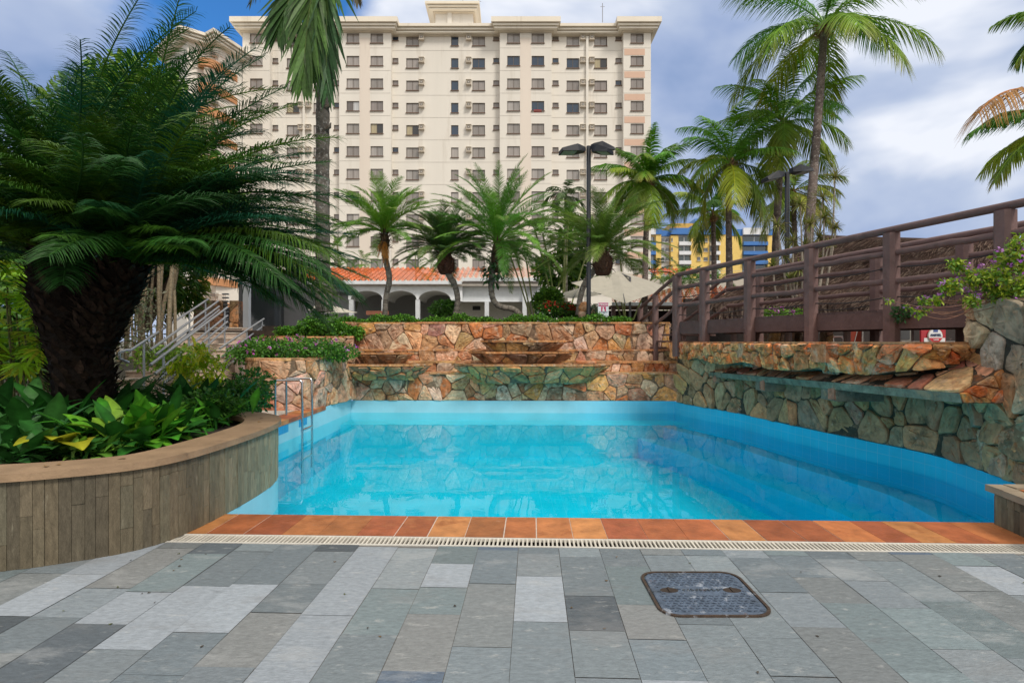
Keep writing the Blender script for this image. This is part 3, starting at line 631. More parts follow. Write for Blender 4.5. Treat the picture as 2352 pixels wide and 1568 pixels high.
led_t = led_t + np.stack([np.where(led_t[:, 1] > 8.75, .10 * np.abs(np.cos(math.pi * (led_t[:, 1] - 8.75) / 2.42)) ** 3, 0), np.zeros(44)], -1)
PO = [(.78, .30, .09), (.82, .39, .14), (.72, .25, .08), (.80, .43, .18), (.68, .17, .05), (.62, .33, .13), (.84, .47, .21), (.58, .30, .12)]
mb = MB(); stone_surf(mb, lift(led_t, 1.56), np.c_[led_b, zb], .25, PO, rs, .06, .008, (.2, .12, .07))
mb.add(np.concatenate([np.c_[led_b, zb], np.c_[led_b[:, 0] * 0 + 6.2, led_b[:, 1], zb]]), np.stack([np.arange(43), np.arange(43) + 1, np.arange(43) + 45, np.arange(43) + 44], -1), 0, (.08, .09, .06)); mb.build('ledge', M['stone'], rw)
mb = MB(); mb.prism([tuple(p) for p in led_t] + [(6.4, 16.2), (4.3, 16.2)], 1.555, 1.585, 0, (.48, .25, .12)); mb.build('ledge_top', M['stone'], rw)
# pale block faces standing out of the ledge, with ribbed brackets below
for yy in (13.6, 11.4, 8.75):
    x = np.interp(yy, led_t[::-1, 1], led_t[::-1, 0]); w_ = .42
    mb = MB(); mb.box(x - .05, x + .3, yy - w_ / 2, yy + w_ / 2, 1.27, 1.55, 0, (.55, .24, .11) if yy < 9 else (.5, .33, .2))
    for k in range(6): mb.tube([(x + .06, yy - .17 + k * .068, 1.28), (x + .16, yy - .17 + k * .068, 1.10)], .032, 6, 0, np.array((.34, .27, .19)) * rs.uniform(.7, 1.2))
    mb.build('spout_block', M['stone'], rw)
sh_b = smooth_path([(4.55, 15.5), (4.68, 14), (4.88, 11), (4.98, 9.2), (5.02, 7.6), (5.06, 6.7), (5.10, 6.45)], 40); sh_t = sh_b + (.85, .18)
zs = np.interp(np.arange(40), [0, 39], [.82, 1.0])
mb = MB(); stone_surf(mb, np.c_[sh_t, zs + .42], np.c_[sh_b, zs], .42, [(.62, .26, .13), (.55, .23, .14), (.66, .33, .16), (.5, .19, .12), (.7, .4, .22), (.44, .22, .15)], rs, .018, .012, (.05, .04, .03))
i = np.arange(39)
mb.add(np.concatenate([np.c_[sh_b, zs], np.c_[sh_b + (.03, 0), zs - .11], np.c_[sh_b + (1.1, .1), zs - .13]]), np.concatenate([np.stack([i, i + 1, 40 + i + 1, 40 + i], -1), np.stack([40 + i, 41 + i, 81 + i, 80 + i], -1)]), 1, (.2, .22, .16))
mb.add([(*sh_b[-1], 1.0), (*(sh_b[-1] + (.03, 0)), .89), (*(sh_b[-1] + (1.1, .1)), .87), (*sh_t[-1], 1.42)], [(0, 1, 2, 3)], 1, (.12, .09, .06)); stone_surf(mb, [(*(sh_b[-1] - (0, .012)), 1.0), (*((sh_b[-1] + sh_t[-1]) / 2 - (0, .012)), 1.21), (*(sh_t[-1] - (0, .012)), 1.42)], [(*(sh_b[-1] + (.03, -.012)), .89), (*(sh_b[-1] + (.5, .03)), .88), (*(sh_b[-1] + (1.1, .088)), .87)], .2, PO, rs, .03, .006); mb.build('sloping_shelf', [M['stone'], M['stone_wet']], rw)
for yy, z in ((13.4, .62), (11.2, .62), (9.0, .66)):
    x = np.interp(yy, sh_b[::-1, 1], sh_b[::-1, 0]) + .05; mb = MB(); mb.box(x, x + .8, yy - .22, yy + .22, z, z + .24, 0, (.2, .2, .15)); mb.box(x - .02, x + .3, yy - .2, yy - .02, z + .02, z + .23, 0, (.42, .19, .12))
    mb.build('bracket', M['stone_wet'], rw)
tw = thing('stone_pier', (5.9, 6, 0), 'tall grey-green rubble stone pier at the right edge of the pool', 'stone wall')
tp_ = smooth_path([(6.6, 7.5), (6.0, 7.35), (5.70, 7.12), (5.62, 6.75), (5.62, 6.2), (5.5, 5.6), (5.35, 4.98), (5.35, 4.2)], 40)
zt = 2.08 + .05 * np.sin(np.arange(40) * .9)
bt_ = tp_ + np.stack([np.interp(np.arange(40), [0, 12, 25, 39], [.1, .16, .06, 0]), np.zeros(40)], -1)
mb = MB(); stone_surf(mb, np.c_[tp_, zt], lift(bt_, -.02), .40, PALR, rs, .05, .012, (.05, .045, .035)); mb.add(np.concatenate([np.c_[tp_, zt], np.c_[ofs(tp_, -.5), zt * 0 + 2.04]]), np.stack([np.arange(39), np.arange(39) + 1, np.arange(39) + 41, np.arange(39) + 40], -1), 0, (.14, .11, .08)); mb.build('stone_face', M['stone_wet'], tw)
mb = MB(); mb.prism([tuple(p) for p in ofs(tp_, -.3)] + [(6.9, 4.2), (6.9, 7.5)], .0, 2.04, 0, (.1, .09, .07)); mb.build('core', M['stone'], tw)
# ---------------- pool ladder
t = thing('pool_ladder', (-4.45, 11.1, .1), 'polished steel pool ladder with two square handrails at the pool edge', 'ladder')
for y in (10.9, 11.43):
    c = [(-4.56, y, .10), (-4.56, y, .4), (-4.56, y, .78), (-4.555, y, .82), (-4.53, y, .84), (-4.3, y, .84), (-4.09, y, .84), (-4.06, y, .825), (-4.045, y, .79), (-4.04, y, .4), (-4.04, y, -.2), (-4.04, y, -.95)]
    mb = MB(); mb.tube(c, .022, 10); mb.build('handrail', M['chrome'], t, smooth=True)
for z in (-.12, -.4, -.68): mb = MB(); mb.obox((-4.04, 10.9, z), (-4.04, 11.43, z), .06, .025); mb.build('rung', M['chrome'], t)
# ============================================================ BUILDINGS
rh = np.random.default_rng(8)
def facade(mb, x0, x1, z0, z1, y, ops, dep, col, dcol=None):
    xs = sorted({x0, x1, *[o[0] for o in ops], *[o[1] for o in ops]}); zs = sorted({z0, z1, *[o[2] for o in ops], *[o[3] for o in ops]})
    for i in range(len(xs) - 1):
        for j in range(len(zs) - 1):
            cx = (xs[i] + xs[i + 1]) / 2; cz = (zs[j] + zs[j + 1]) / 2
            if any(o[0] < cx < o[1] and o[2] < cz < o[3] for o in ops): continue
            mb.add([(xs[i], y, zs[j]), (xs[i + 1], y, zs[j]), (xs[i + 1], y, zs[j + 1]), (xs[i], y, zs[j + 1])], [(0, 1, 2, 3)], 0, col)
    for a, b, c, d in ops:
        v = [(a, y, c), (b, y, c), (b, y, d), (a, y, d), (a, y + dep, c), (b, y + dep, c), (b, y + dep, d), (a, y + dep, d)]
        mb.add(v, [(0, 1, 5, 4), (1, 2, 6, 5), (2, 3, 7, 6), (3, 0, 4, 7)], 0, np.array(col) * .9)
YB, YR = 70.0, 70.85
sB, sR = YB / F, YR / F
PC = (.745, .70, .63); PK = (.735, .65, .565)
hotel = thing('hotel_building', (0, 70, 1.1), 'tall cream hotel tower with rows of brown windows and a stepped cornice', 'building')
SEG = [(557, 619.5, 'B'), (619.5, 779, 'R'), (779, 898, 'B'), (898, 1148, 'R'), (1148, 1267, 'B'), (1267, 1432, 'R'), (1432, 1495, 'B')]
BIG = {'B': [(574, 603), (796, 825), (851, 880), (1165, 1194), (1221, 1250), (1448.5, 1478.5)], 'R': [(658.5, 687), (720, 748.5), (933, 962), (1085, 1114), (1301.5, 1330), (1365, 1394.5)]}
STAIR = [(1036, 1053)]
SML = [(626, 639), (767, 779), (901.5, 915), (1133, 1146.5), (1269, 1283), (1413.6, 1428)]
ACS = [(963.5, 974), (1071.5, 1082), (1333, 1344), (1353.5, 1364), (687, 696.5), (704.5, 715)]
NF = 13; ZT = H(76, YB)
wb = {}
def winz(k, pl, small=False):
    if pl == 'B': yt = 77 + 51.8 * k; hh = 22.4; Y = YB
    else: yt = 83 + 51.2 * k; hh = 22.6; Y = YR
    if small: yt -= .5; hh = 11.5
    return H(yt + hh, Y), H(yt, Y)
mb = MB()
for x0, x1, pl in SEG:
    Y = YB if pl == 'B' else YR; s_ = Y / F; ops = []
    for a, b in BIG[pl] + (STAIR + [] if pl == 'R' else []):
        if x0 <= a and b <= x1:
            for k in range(NF):
                z0, z1 = winz(k, pl)
                if z0 > 1.4: ops.append((XX(a, Y), XX(b, Y), z0, z1))
    if pl == 'R':
        for a, b in SML:
            if x0 <= a and b <= x1 + 1:
                for k in range(NF):
                    z0, z1 = winz(k, pl, True)
                    if z0 > 1.4: ops.append((XX(a, Y), XX(b, Y), z0, z1))
    X0, X1 = XX(x0, YB), XX(x1, YB)
    facade(mb, X0, X1, 1.0, ZT, Y, ops, .16, PC)
    if pl == 'B':
        mb.add([(X0, YB, 1), (X0, YR, 1), (X0, YR, ZT), (X0, YB, ZT)], [(3, 2, 1, 0)], 0, PC); mb.add([(X1, YB, 1), (X1, YR, 1), (X1, YR, ZT), (X1, YB, ZT)], [(0, 1, 2, 3)], 0, PC)
    else: pass
X0, X1 = XX(557, YB), XX(1495, YB)
mb.add([(X1, YB, 1), (X1, 86, 1), (X1, 86, ZT), (X1, YB, ZT)], [(0, 1, 2, 3)], 0, PC); mb.add([(X0, YB, 1), (X0, 86, 1), (X0, 86, ZT), (X0, YB, ZT)], [(3, 2, 1, 0)], 0, PC); mb.add([(X0, 86, 1), (X1, 86, 1), (X1, 86, ZT), (X0, 86, ZT)], [(3, 2, 1, 0)], 0, PC)
mb.build('wall', M['paint'], hotel)
# peach strips and panels, floor joints, pipes
mb = MB()
for a, b in ((826, 850), (1195, 1220)): mb.box(XX(a, YB), XX(b, YB), YB - .02, YB, 1.0, ZT - .6, 0, PK, skip='k')
for k in range(11):
    z0, z1 = winz(k, 'B'); mb.box(XX(1434, YB), XX(1481, YB), YB - .03, YB, z0 - .72 - .78, z0 - .72, 0, (.66, .45, .34), skip='k')
mb.build('panel', M['paint'], hotel)
mb = MB()
for x0, x1, pl in SEG:
    Y = YB if pl == 'B' else YR
    for k in range(12):
        z = winz(k, pl)[0] - .62; mb.box(XX(x0, YB) + .03, XX(x1, YB) - .03, Y - .018, Y, z, z + .055, 0, np.array(PC) * .8, skip='k')
mb.build('floor_joint', M['paint'], hotel)
for x0, x1 in ((697, 702), (1345.5, 1351)):
    mb = MB(); mb.box(XX(x0, YR), XX(x1, YR), YR - .32, YR, 1, ZT - .1, 0, PC, skip='k'); mb.build('downpipe', M['paint'], hotel)
# windows: frame with mullion and sill (thing > window > pane)
GL = [(.24, .21, .19), (.29, .26, .235), (.2, .17, .155), (.26, .23, .21), (.34, .31, .285)]
def mkwin(w, h, var):
    mb = MB(); fr = .05; c = (.14, .11, .09)
    mb.box(0, w, -.0, .06, 0, fr, 0, c); mb.box(0, w, -.0, .06, h - fr, h, 0, c); mb.box(0, fr, 0, .06, fr, h - fr, 0, c); mb.box(w - fr, w, 0, .06, fr, h - fr, 0, c)
    if w > 1.1: mb.box(w / 2 - .025, w / 2 + .025, .005, .06, fr, h - fr, 0, c)
    mb.box(-.06, w + .06, -.24, -.12, -.09, -.01, 0, (.16, .10, .07))
    pb = MB(); n = 2 if w > 1.1 else 1
    for i in range(n):
        a = fr + (w - 2 * fr) * i / n; b = fr + (w - 2 * fr) * (i + 1) / n
        cc = GL[var % 5]
        if var == 5: cc = (.02, .045, .085)
        if var == 6: cc = (.02, .02, .022) if i else (.5, .42, .25)
        cc = np.array(cc) * rh.uniform(.7, 1.35)
        if var == 7: cc = (.5, .5, .5) if i else (.12, .10, .09)
        pb.add([(a, .045, fr), (b, .045, fr), (b, .045, h - fr), (a, .045, h - fr)], [(0, 1, 2, 3)], 0, cc)
    return mb, pb
wcache = {}
def place_win(name, w, h, var, x, y, z):
    key = (name, round(w, 1), var)
    if key not in wcache:
        mb, pb = mkwin(w, h, var); f = mb.build(name, M['plain'], hotel); f.matrix_parent_inverse.identity()
        p = pb.build('pane', M['glass'], f)
        for o in (f, p):
            cc = np.empty(len(o.data.vertices) * 3, np.float32); o.data.vertices.foreach_get('co', cc); cc = cc.reshape(-1, 3) + np.array(hotel.location); o.data.vertices.foreach_set('co', cc.ravel().astype(np.float32)); o.data.update()
        wcache[key] = f
    else: f = dup(wcache[key])
    f.location = (x - hotel.location[0], y + .10 - hotel.location[1], z - hotel.location[2])
rest = MB(); restp = MB()
blue = {(1085, 1), (1165, 1), (1221, 1), (1301.5, 1), (1301.5, 3), (1221, 3)}
cur = {(658.5, 3), (851, 4), (933, 4), (1365, 1)}
for pl in 'BR':
    Y = YB if pl == 'B' else YR
    for a, b in BIG[pl] + (STAIR if pl == 'R' else []):
        nm = 'stair_window' if (a, b) in STAIR else 'window'
        for k in range(NF):
            z0, z1 = winz(k, pl)
            if z0 < 1.4: continue
            w, h = (b - a) * Y / F, z1 - z0
            var = int(rh.choice([0, 1, 2, 3, 4, 8, 9, 10, 11, 12]))
            if (a, k) in blue or (nm == 'stair_window' and k < 5): var = 5
            if (a, k) in cur: var = 6
            if (a, k) == (796, 3): var = 7
            if k < 8: place_win(nm, w, h, var, XX(a, Y), Y, z0)
            else:
                m1, m2 = mkwin(w, h, var)
                for s_, d_ in ((m1, rest), (m2, restp)):
                    for v, c_ in zip(s_.v, s_.c): pass
                    vv = np.concatenate(s_.v) + (XX(a, Y), Y + .10, z0); cc = np.concatenate(s_.c); ll = np.concatenate(s_.lp).reshape(-1, 4); d_.add(vv, ll, 0, cc)
rest.build('lower_window', M['plain'], hotel, kind='stuff'); restp.build('lower_pane', M['glass'], hotel, kind='stuff')
for a, b in SML:
    for k in range(11):
        z0, z1 = winz(k, 'R', True); place_win('bathroom_window', (b - a) * YR / F, z1 - z0, 2 if rh.random() > .2 else 5, XX(a, YR), YR, z0)
proto = None
for a, b in ACS:
    for k in range(10):
        if a < 697 and k < 3: continue
        z0, z1 = winz(k, 'R'); x = XX(a, YR); w = (b - a) * YR / F; z = z1 - .58
        if proto is None:
            mb = MB(); y = 0; mb.box(0, w, -.42, 0, 0, .46, 0, (.46, .40, .32)); mb.box(-.06, w + .06, -.48, 0, .5, .56, 0, (.6, .53, .43)); mb.box(-.06, w + .06, -.48, 0, -.09, -.03, 0, (.55, .48, .4)); mb.box(.1, w - .1, -.425, -.415, .08, .38, 0, (.16, .14, .12)); mb.box(.2, w - .2, -.43, -.42, .16, .30, 0, (.45, .42, .38))
            mb.v = [v + np.array(hotel.location) for v in mb.v]; proto = mb.build('air_conditioner', M['plain'], hotel); o = proto
        else: o = dup(proto)
        o.location = (x - hotel.location[0], YR - .002 - hotel.location[1], z - hotel.location[2])
# cornice
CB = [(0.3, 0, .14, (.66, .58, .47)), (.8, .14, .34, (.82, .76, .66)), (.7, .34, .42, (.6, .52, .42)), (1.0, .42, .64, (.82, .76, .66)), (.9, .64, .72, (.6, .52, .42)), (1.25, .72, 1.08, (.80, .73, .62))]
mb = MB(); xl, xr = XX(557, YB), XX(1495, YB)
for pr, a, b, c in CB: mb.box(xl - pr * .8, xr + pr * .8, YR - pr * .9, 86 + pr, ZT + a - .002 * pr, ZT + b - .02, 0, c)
for x0, x1 in ((557, 619), (779, 898), (1148, 1267), (1432, 1495)):
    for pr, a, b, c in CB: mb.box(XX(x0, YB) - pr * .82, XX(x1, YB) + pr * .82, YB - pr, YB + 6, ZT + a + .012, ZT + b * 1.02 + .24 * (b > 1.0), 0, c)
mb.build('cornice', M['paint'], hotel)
mb = MB(); Yh = 74.; x0, x1 = XX(1000, Yh), XX(1086, Yh); zt = H(32, Yh)
mb.box(x0, x1, Yh, 82, ZT + 1, zt, 0, PC); mb.box(XX(1028, Yh), XX(1038, Yh), Yh - .25, Yh, ZT + 1, zt, 0, np.array(PC) * .95)
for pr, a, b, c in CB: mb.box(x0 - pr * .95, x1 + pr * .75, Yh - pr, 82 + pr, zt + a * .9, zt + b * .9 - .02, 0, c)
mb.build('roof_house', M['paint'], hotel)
for x, y0, y1 in ((1384, 12, 46), (1063, 0, 12), (1100, 0, 12)):
    mb = MB(); mb.tube([(XX(x, 76), 76, H(y1 + 6, 76)), (XX(x, 76), 76, H(y0 - 4, 76))], .05, 5, 0, (.25, .25, .27)); mb.obox((XX(x, 76) - .3, 76, H(y0 + 4, 76)), (XX(x, 76) + .3, 76, H(y0 + 4, 76)), .04, .04, col=(.25, .25, .27)); mb.build('aerial', M['plain'], hotel)
mb = MB(); mb.box(XX(1226, 69.8), XX(1244, 69.8), YB - .06, YB + .1, winz(3, 'B')[0] - .16, winz(3, 'B')[0] + .1, 0, (.6, .04, .05)); mb.build('towel', M['fabric'], origin=None, label='red towel laid over the sill of an open upper hotel window', cat='towel')
# angled wing on the left
wing = thing('hotel_wing', (-37, 70, 1.1), 'angled cream wing of the hotel with curved orange balconies, behind the palms', 'building')
WP = [(-42.5, 69.5), (-37.3, 65.0), (-35.4, 66.6), (-34.5, 66.0), (-33.4, 69.85), (-33.4, 80), (-43, 80)]
mb = MB(); mb.prism(WP, 1, 36.0, 0, PC); mb.build('wall', M['paint'], wing)
def grow(p, d):
    c = np.mean(p, 0); q = []
    n = len(p)
    for i in range(n):
        a, b, e = np.array(p[i - 1]), np.array(p[i]), np.array(p[(i + 1) % n]); t1, t2 = nrm(b - a), nrm(e - b); n1 = np.array((t1[1], -t1[0])); n2 = np.array((t2[1], -t2[0])); m_ = nrm(n1 + n2); q.append(tuple(b + m_ * d / max(.45, float(m_ @ n1))))
    return q
mb = MB()
for pr, a, b, c in CB: mb.prism(grow(WP, pr), 36 + a, 36 + b - .02, 0, c)
mb.build('cornice', M['paint'], wing)
BP = smooth_path([(-36.3, 65.7), (-36.1, 64.9), (-35.2, 64.7), (-34.3, 65.2), (-33.9, 66.8), (-33.5, 69.8)], 24)
for k in range(12):
    z = 33.2 - 2.79 * k
    mb = MB(); mb.strip(BP, -.5, 0, z, z + .85, 0, (.56, .27, .13)); o = mb.build('balcony', M['paint'], wing)
    mb = MB()
    for q in BP[:15:1]: mb.obox((*q, z + .85), (*q, z + 1.7), .03, .03, col=(.3, .2, .15))
    mb.strip(BP[:15], -.04, 0, z + 1.7, z + 1.75, 0, (.35, .24, .18)); mb.build('balcony_rail', M['plain'], o)
    mb = MB(); mb.box(-35.0, -34.3, 65.55, 66.2, z + 1.5, z + 1.95, 0, (.5, .46, .4)); mb.box(-34.92, -34.38, 65.53, 65.56, z + 1.55, z + 1.9, 0, (.15, .13, .12)); mb.build('air_conditioner', M['plain'], wing)
# ---------------- arcade building with tiled roof
YA = 35.0
arc = thing('arcade_building', (-5, YA, 1.1), 'low white arcade with barrel arches under an orange tiled roof', 'building')
def tiles(mb, x0, x1, y0, z0, y1, z1, pitch=.34, n=9, skew=0.):
    nx = int((x1 - x0) / pitch) * 6; u = np.linspace(0, 1, nx + 1); v = np.linspace(0, 1, n + 1)
    ph = np.cos(u * nx / 6 * 2 * np.pi)
    for j in range(n):
        rows = []
        for vv, dz in ((v[j], .0), (v[j + 1], .03)):
            rows.append(np.stack([x0 + (x1 - x0) * u + skew * vv, np.full(nx + 1, y0 + (y1 - y0) * vv), z0 + (z1 - z0) * vv + .085 * ph + (.04 if dz == 0 else 0)], -1))
        i = np.arange(nx); cl = np.repeat((rng0.uniform(.72, 1.25, nx // 6 + 1))[:, None], 6, 0)[:nx + 1] * np.array((.58, .135, .035)); cl = np.concatenate([cl, cl[-1:]])[:nx + 1] if len(cl) < nx + 1 else cl
        mb.add(np.concatenate(rows), np.stack([i, i + 1, nx + 2 + i, nx + 1 + i], -1), 0, np.concatenate([cl, cl]))
rng0 = np.random.default_rng(4)
def skin(mb):                                                        # closes the underside
    pass
xa, xb = XX(640, YA), XX(1062, YA); xc = XX(1245, YA)
ze = H(646, YA); zr = ze + 1.35
mb = MB(); tiles(mb, xa, xb, YA - .35, ze, YA + 4.2, zr, n=12); tiles(mb, xb + .02, xc, YA - .2, ze + .2, YA + 4.2, zr + .03, n=11); mb.box(xa, xc, YA - .2, YA + 4.2, ze - .12, ze - .06, 0, (.5, .45, .4)); mb.prism([(xa, YA - .2), (xc, YA - .2), (xc, YA + 8), (xa, YA + 8)], ze - .30, ze - .14, 0, (.5, .45, .4)); mb.build('roof', M['tile'], arc)
mb = MB(); mb.box(xa, xb, YA - .47, YA - .34, ze - .22, ze - .02, 0, (.7, .72, .74)); mb.box(xb, xc, YA - .33, YA - .2, ze - .02, ze + .18, 0, (.7, .72, .74)); mb.build('gutter', M['plain'], arc)
mb = MB(); WH = (.84, .86, .88)
zs_ = H(688, YA); cxs = [842, 920, 998]; xL = XX(800, YA)
def archwall(mb, x0, x1, zb, zt_, cx, r, rise, y, th):
    m_ = 14; a = np.linspace(math.pi, 0, m_); ax = cx + r * np.cos(a); az_ = zb + rise * np.sin(a)
    for yy, fl in ((y, 0), (y + th, 1)):
        pts = [(x0, yy, zb), *[(p, yy, q) for p, q in zip(ax, az_)], (x1, yy, zb)]
        v = pts + [(x0, yy, zt_), *[(p, yy, zt_) for p in ax], (x1, yy, zt_)]; n_ = len(pts)
        mb.add(v, [(i, i + 1, n_ + i + 1, n_ + i) if not fl else (i, n_ + i, n_ + i + 1, i + 1) for i in range(n_ - 1)], 0, WH)
    v = [(p, y, q) for p, q in zip(ax, az_)] + [(p, y + 3.2, q) for p, q in zip(ax, az_)]
    mb.add(v, [(i, m_ + i, m_ + i + 1, i + 1) for i in range(m_ - 1)], 0, (.7, .7, .7))
for c in cxs: archwall(mb, XX(c - 39, YA), XX(c + 39, YA), zs_, ze - .15, XX(c, YA), 37 * YA / F, .55, YA, .25)
mb.box(xL - .0, XX(803, YA), YA, YA + .25, zs_, ze - .15, 0, WH); mb.box(XX(1037, YA), xb, YA, YA + .25, H(692, YA), ze - .15, 0, WH)
mb.box(xb, xc, YA + .3, YA + .5, H(692, YA), ze + .1, 0, (.80, .83, .86)); mb.box(XX(1037, YA), xc, YA + 3, YA + 3.2, 1, ze - .3, 0, (.6, .58, .52))
mb.box(xc - .3, xc, YA, YA + 7, 1.1, ze, 0, (.6, .63, .66)); mb.box(xa, xL, YA + 1.5, YA + 1.7, 1, ze - .2, 0, (.26, .27, .28)); mb.box(xa, xc, YA + 7, YA + 7.2, 1, ze - .3, 0, (.36, .36, .36)); mb.build('wall', M['plain'], arc)
for x in (806, 881, 959, 1118, 1205):
    mb = MB(); r = .13; mb.box(XX(x, YA) - r, XX(x, YA) + r, YA + .02, YA + .26, 1.0, (zs_ if x < 1000 else H(640 if x > 1190 else 692, YA)), 0, (.66, .68, .70)); mb.box(XX(x, YA) - r - .05, XX(x, YA) + r + .05, YA - .02, YA + .3, 1.0, 1.25, 0, (.6, .62, .64)); mb.build('column', M['plain'], arc)
mb = MB(); mb.box(XX(1078, YA), XX(1097, YA), YA + 2.95, YA + 3.0, H(706, YA), H(696, YA), 0, (.03, .03, .03)); mb.build('wall_opening', M['plain'], arc)
t = thing('bench', (XX(866, 30), 30, 1.1), 'long reddish timber bench under the arches behind the hedge', 'bench')
mb = MB(); mb.box(XX(842, 30), XX(893, 30), 29.9, 30, H(723, 30), H(714, 30), 0, (.26, .10, .06)); mb.build('backrest', M['wood'], t)
mb = MB(); mb.box(XX(842, 30), XX(893, 30), 29.5, 29.95, 1.52, 1.58, 0, (.26, .10, .06)); mb.build('seat', M['wood'], t)
for x in (845, 890): mb = MB(); mb.box(XX(x, 30) - .05, XX(x, 30) + .05, 29.55, 29.95, 1.1, 1.52, 0, (.2, .08, .05)); mb.build('leg', M['wood'], t)
# awning frame left of the arches
t = thing('awning', (XX(780, 32), 32, 1.1), 'dark grey flat awning on thin posts beside the tall palm trunk', 'awning')
mb = MB(); mb.box(XX(690, 32), XX(800, 32), 31.5, 34, H(672, 32), H(665, 32), 0, (.07, .07, .075)); mb.build('roof', M['plain'], t)
for x in (700, 783): mb = MB(); mb.box(XX(x, 32) - .04, XX(x, 32) + .04, 31.6, 31.68, 1.1, H(671, 32), 0, (.1, .1, .1)); mb.build('post', M['plain'], t)
# ---------------- tiled pavilion right
pv = thing('tiled_pavilion', (XX(1560, 26), 26, 1.1), 'dark open pavilion with an orange tiled roof behind the umbrellas', 'building')
xa, xb = XX(1405, 26), XX(1690, 26); z0 = H(696, 26)
mb = MB(); tiles(mb, xa, xb, 26, z0, 28.2, z0 + .95, pitch=.28, n=9, skew=.4); mb.box(xa, xb + .4, 26.2, 29, z0 - .14, z0 - .09, 0, (.3, .2, .15)); mb.build('roof', M['tile'], pv)
mb = MB(); mb.box(xa, xb, 25.9, 25.98, z0 - .12, z0 + .03, 0, (.62, .64, .66)); mb.build('gutter', M['plain'], pv)
mb = MB(); mb.box(xa, xb, 28.6, 28.8, 1, z0 - .2, 0, (.045, .03, .028)); mb.box(xa, xb, 26.4, 26.5, 1.05, 1.75, 0, (.06, .035, .03)); mb.box(xa, xb, 26.2, 26.65, 2.0, 2.08, 0, (.2, .12, .08)); mb.build('counter', M['wood'], pv)
for x in (1412, 1500, 1590, 1680): mb = MB(); mb.box(XX(x, 26) - .09, XX(x, 26) + .09, 26.25, 26.43, 1, z0 - .1, 0, (.14, .09, .08)); mb.build('post', M['wood'], pv)
# pale boundary wall with a wire fence, in front of the coloured block
bw = thing('boundary_wall', (XX(1600, 45), 45, 1.1), 'pale rendered boundary wall with a tiled top below the yellow building', 'wall')
mb = MB(); mb.box(XX(1480, 45), XX(1760, 45), 45, 45.3, 1, H(640, 45), 0, (.50, .45, .38)); mb.build('wall', M['paint'], bw)
mb = MB()
for y in (634, 628, 622): mb.tube([(XX(1480, 45), 45.1, H(y, 45)), (XX(1760, 45), 45.1, H(y, 45))], .012, 4, 0, (.4, .4, .4))
mb.build('wire', M['plain'], bw)
mb = MB(); tiles(mb, XX(1495, 47), XX(1600, 47), 46.5, H(632, 47), 48.5, H(612, 47), pitch=.3, n=5); mb.build('tiled_top', M['tile'], bw)
# ---------------- yellow, white and blue apartment block
YY = 110.
ap = thing('apartment_block', (XX(1630, YY), YY, 1.1), 'distant yellow, white and blue apartment block behind the coconut palms', 'building')
YE, WT, BU = (.80, .56, .17), (.74, .75, .78), (.06, .19, .50)
def blk(x0, x1, yt, col, pr=0., yb=700, dep=10, mb=None):
    mb.box(XX(x0, YY), XX(x1, YY), YY - pr, YY + dep + pr * .01, H(yb, YY), H(yt, YY), 0, col)
mb = MB()
for x0, x1, yt, c, pr in [(1460, 1503, 560, YE, .5), (1503, 1515, 541, YE, 1.2), (1515, 1537, 543, WT, 0), (1537, 1554, 543, YE, 1.2), (1554, 1583, 540, WT, .3), (1583, 1611, 541, YE, 1.1), (1611, 1627, 541, YE, .5), (1627, 1648, 541, WT, .2), (1648, 1662, 541, YE, 1.1), (1662, 1672, 545, WT, 0), (1672, 1700, 541, YE, 1), (1700, 1757, 543, WT, .2), (1757, 1767, 541, YE, 1.2)]:
    blk(x0, x1, yt, c, pr, mb=mb)
mb.build('wall', M['plain'], ap)
mb = MB()
for x0, x1, y0, y1, c, pr in [(1488, 1503, 527, 541, WT, 1.3), (1503, 1515, 527, 541, BU, 1.4), (1515, 1537, 530, 543, BU, .4), (1537, 1583, 527, 541, BU, 1.5), (1583, 1662, 522, 541, (.1, .25, .62), 1.3), (1662, 1700, 529, 544, BU, 1.1), (1700, 1757, 527, 542, WT, 1.6), (1757, 1767, 529, 543, BU, 1.4), (1548, 1603, 508, 527, (.62, .36, .08), -2), (1603, 1645, 498, 527, (.16, .33, .7), -1.5)]:
    mb.box(XX(x0, YY), XX(x1, YY), YY - pr, YY + 9, H(y1, YY), H(y0, YY), 0, c)
mb.build('parapet', M['plain'], ap)
for x0, x1, c in ((1555, 1582, WT), (1628, 1648, WT), (1701, 1756, BU), (1489, 1502, BU)):
    for k in range(6):
        y = 558 + 21.5 * k; mb = MB(); mb.box(XX(x0, YY), XX(x1, YY), YY - 1.6, YY - .25, H(y + 8, YY), H(y, YY), 0, c); o = mb.build('balcony', M['plain'], ap)
        mb = MB(); mb.box(XX(x0, YY) + .1, XX(x1, YY) - .1, YY - .7, YY - .6, H(y, YY) + .02, H(y - 12.5, YY), 0, (.07, .10, .11)); mb.box(XX((x0 + x1) / 2 - 1, YY), XX((x0 + x1) / 2 + 1, YY), YY - .75, YY - .6, H(y, YY), H(y - 12.5, YY), 0, (.5, .5, .5)); mb.build('glazing', M['glass'], o)
for x0, x1 in ((1518, 1524), (1529, 1534), (1597, 1604), (1614, 1623), (1663, 1670), (1538, 1541)):
    for k in range(5):
        y = 549 + 21.5 * k; mb = MB(); mb.box(XX(x0, YY), XX(x1, YY), YY - 1.25 if x0 in (1597, 1538) else YY - .6, YY - .02, H(y + 8, YY), H(y, YY), 0, (.10, .11, .12)); mb.box(XX(x0, YY) - .1, XX(x1, YY) + .1, YY - 1.3 if x0 in (1597, 1538) else YY - .66, YY - .02, H(y + 9, YY), H(y + 8, YY), 0, (.7, .7, .7)); mb.build('window', M['glass'], ap)

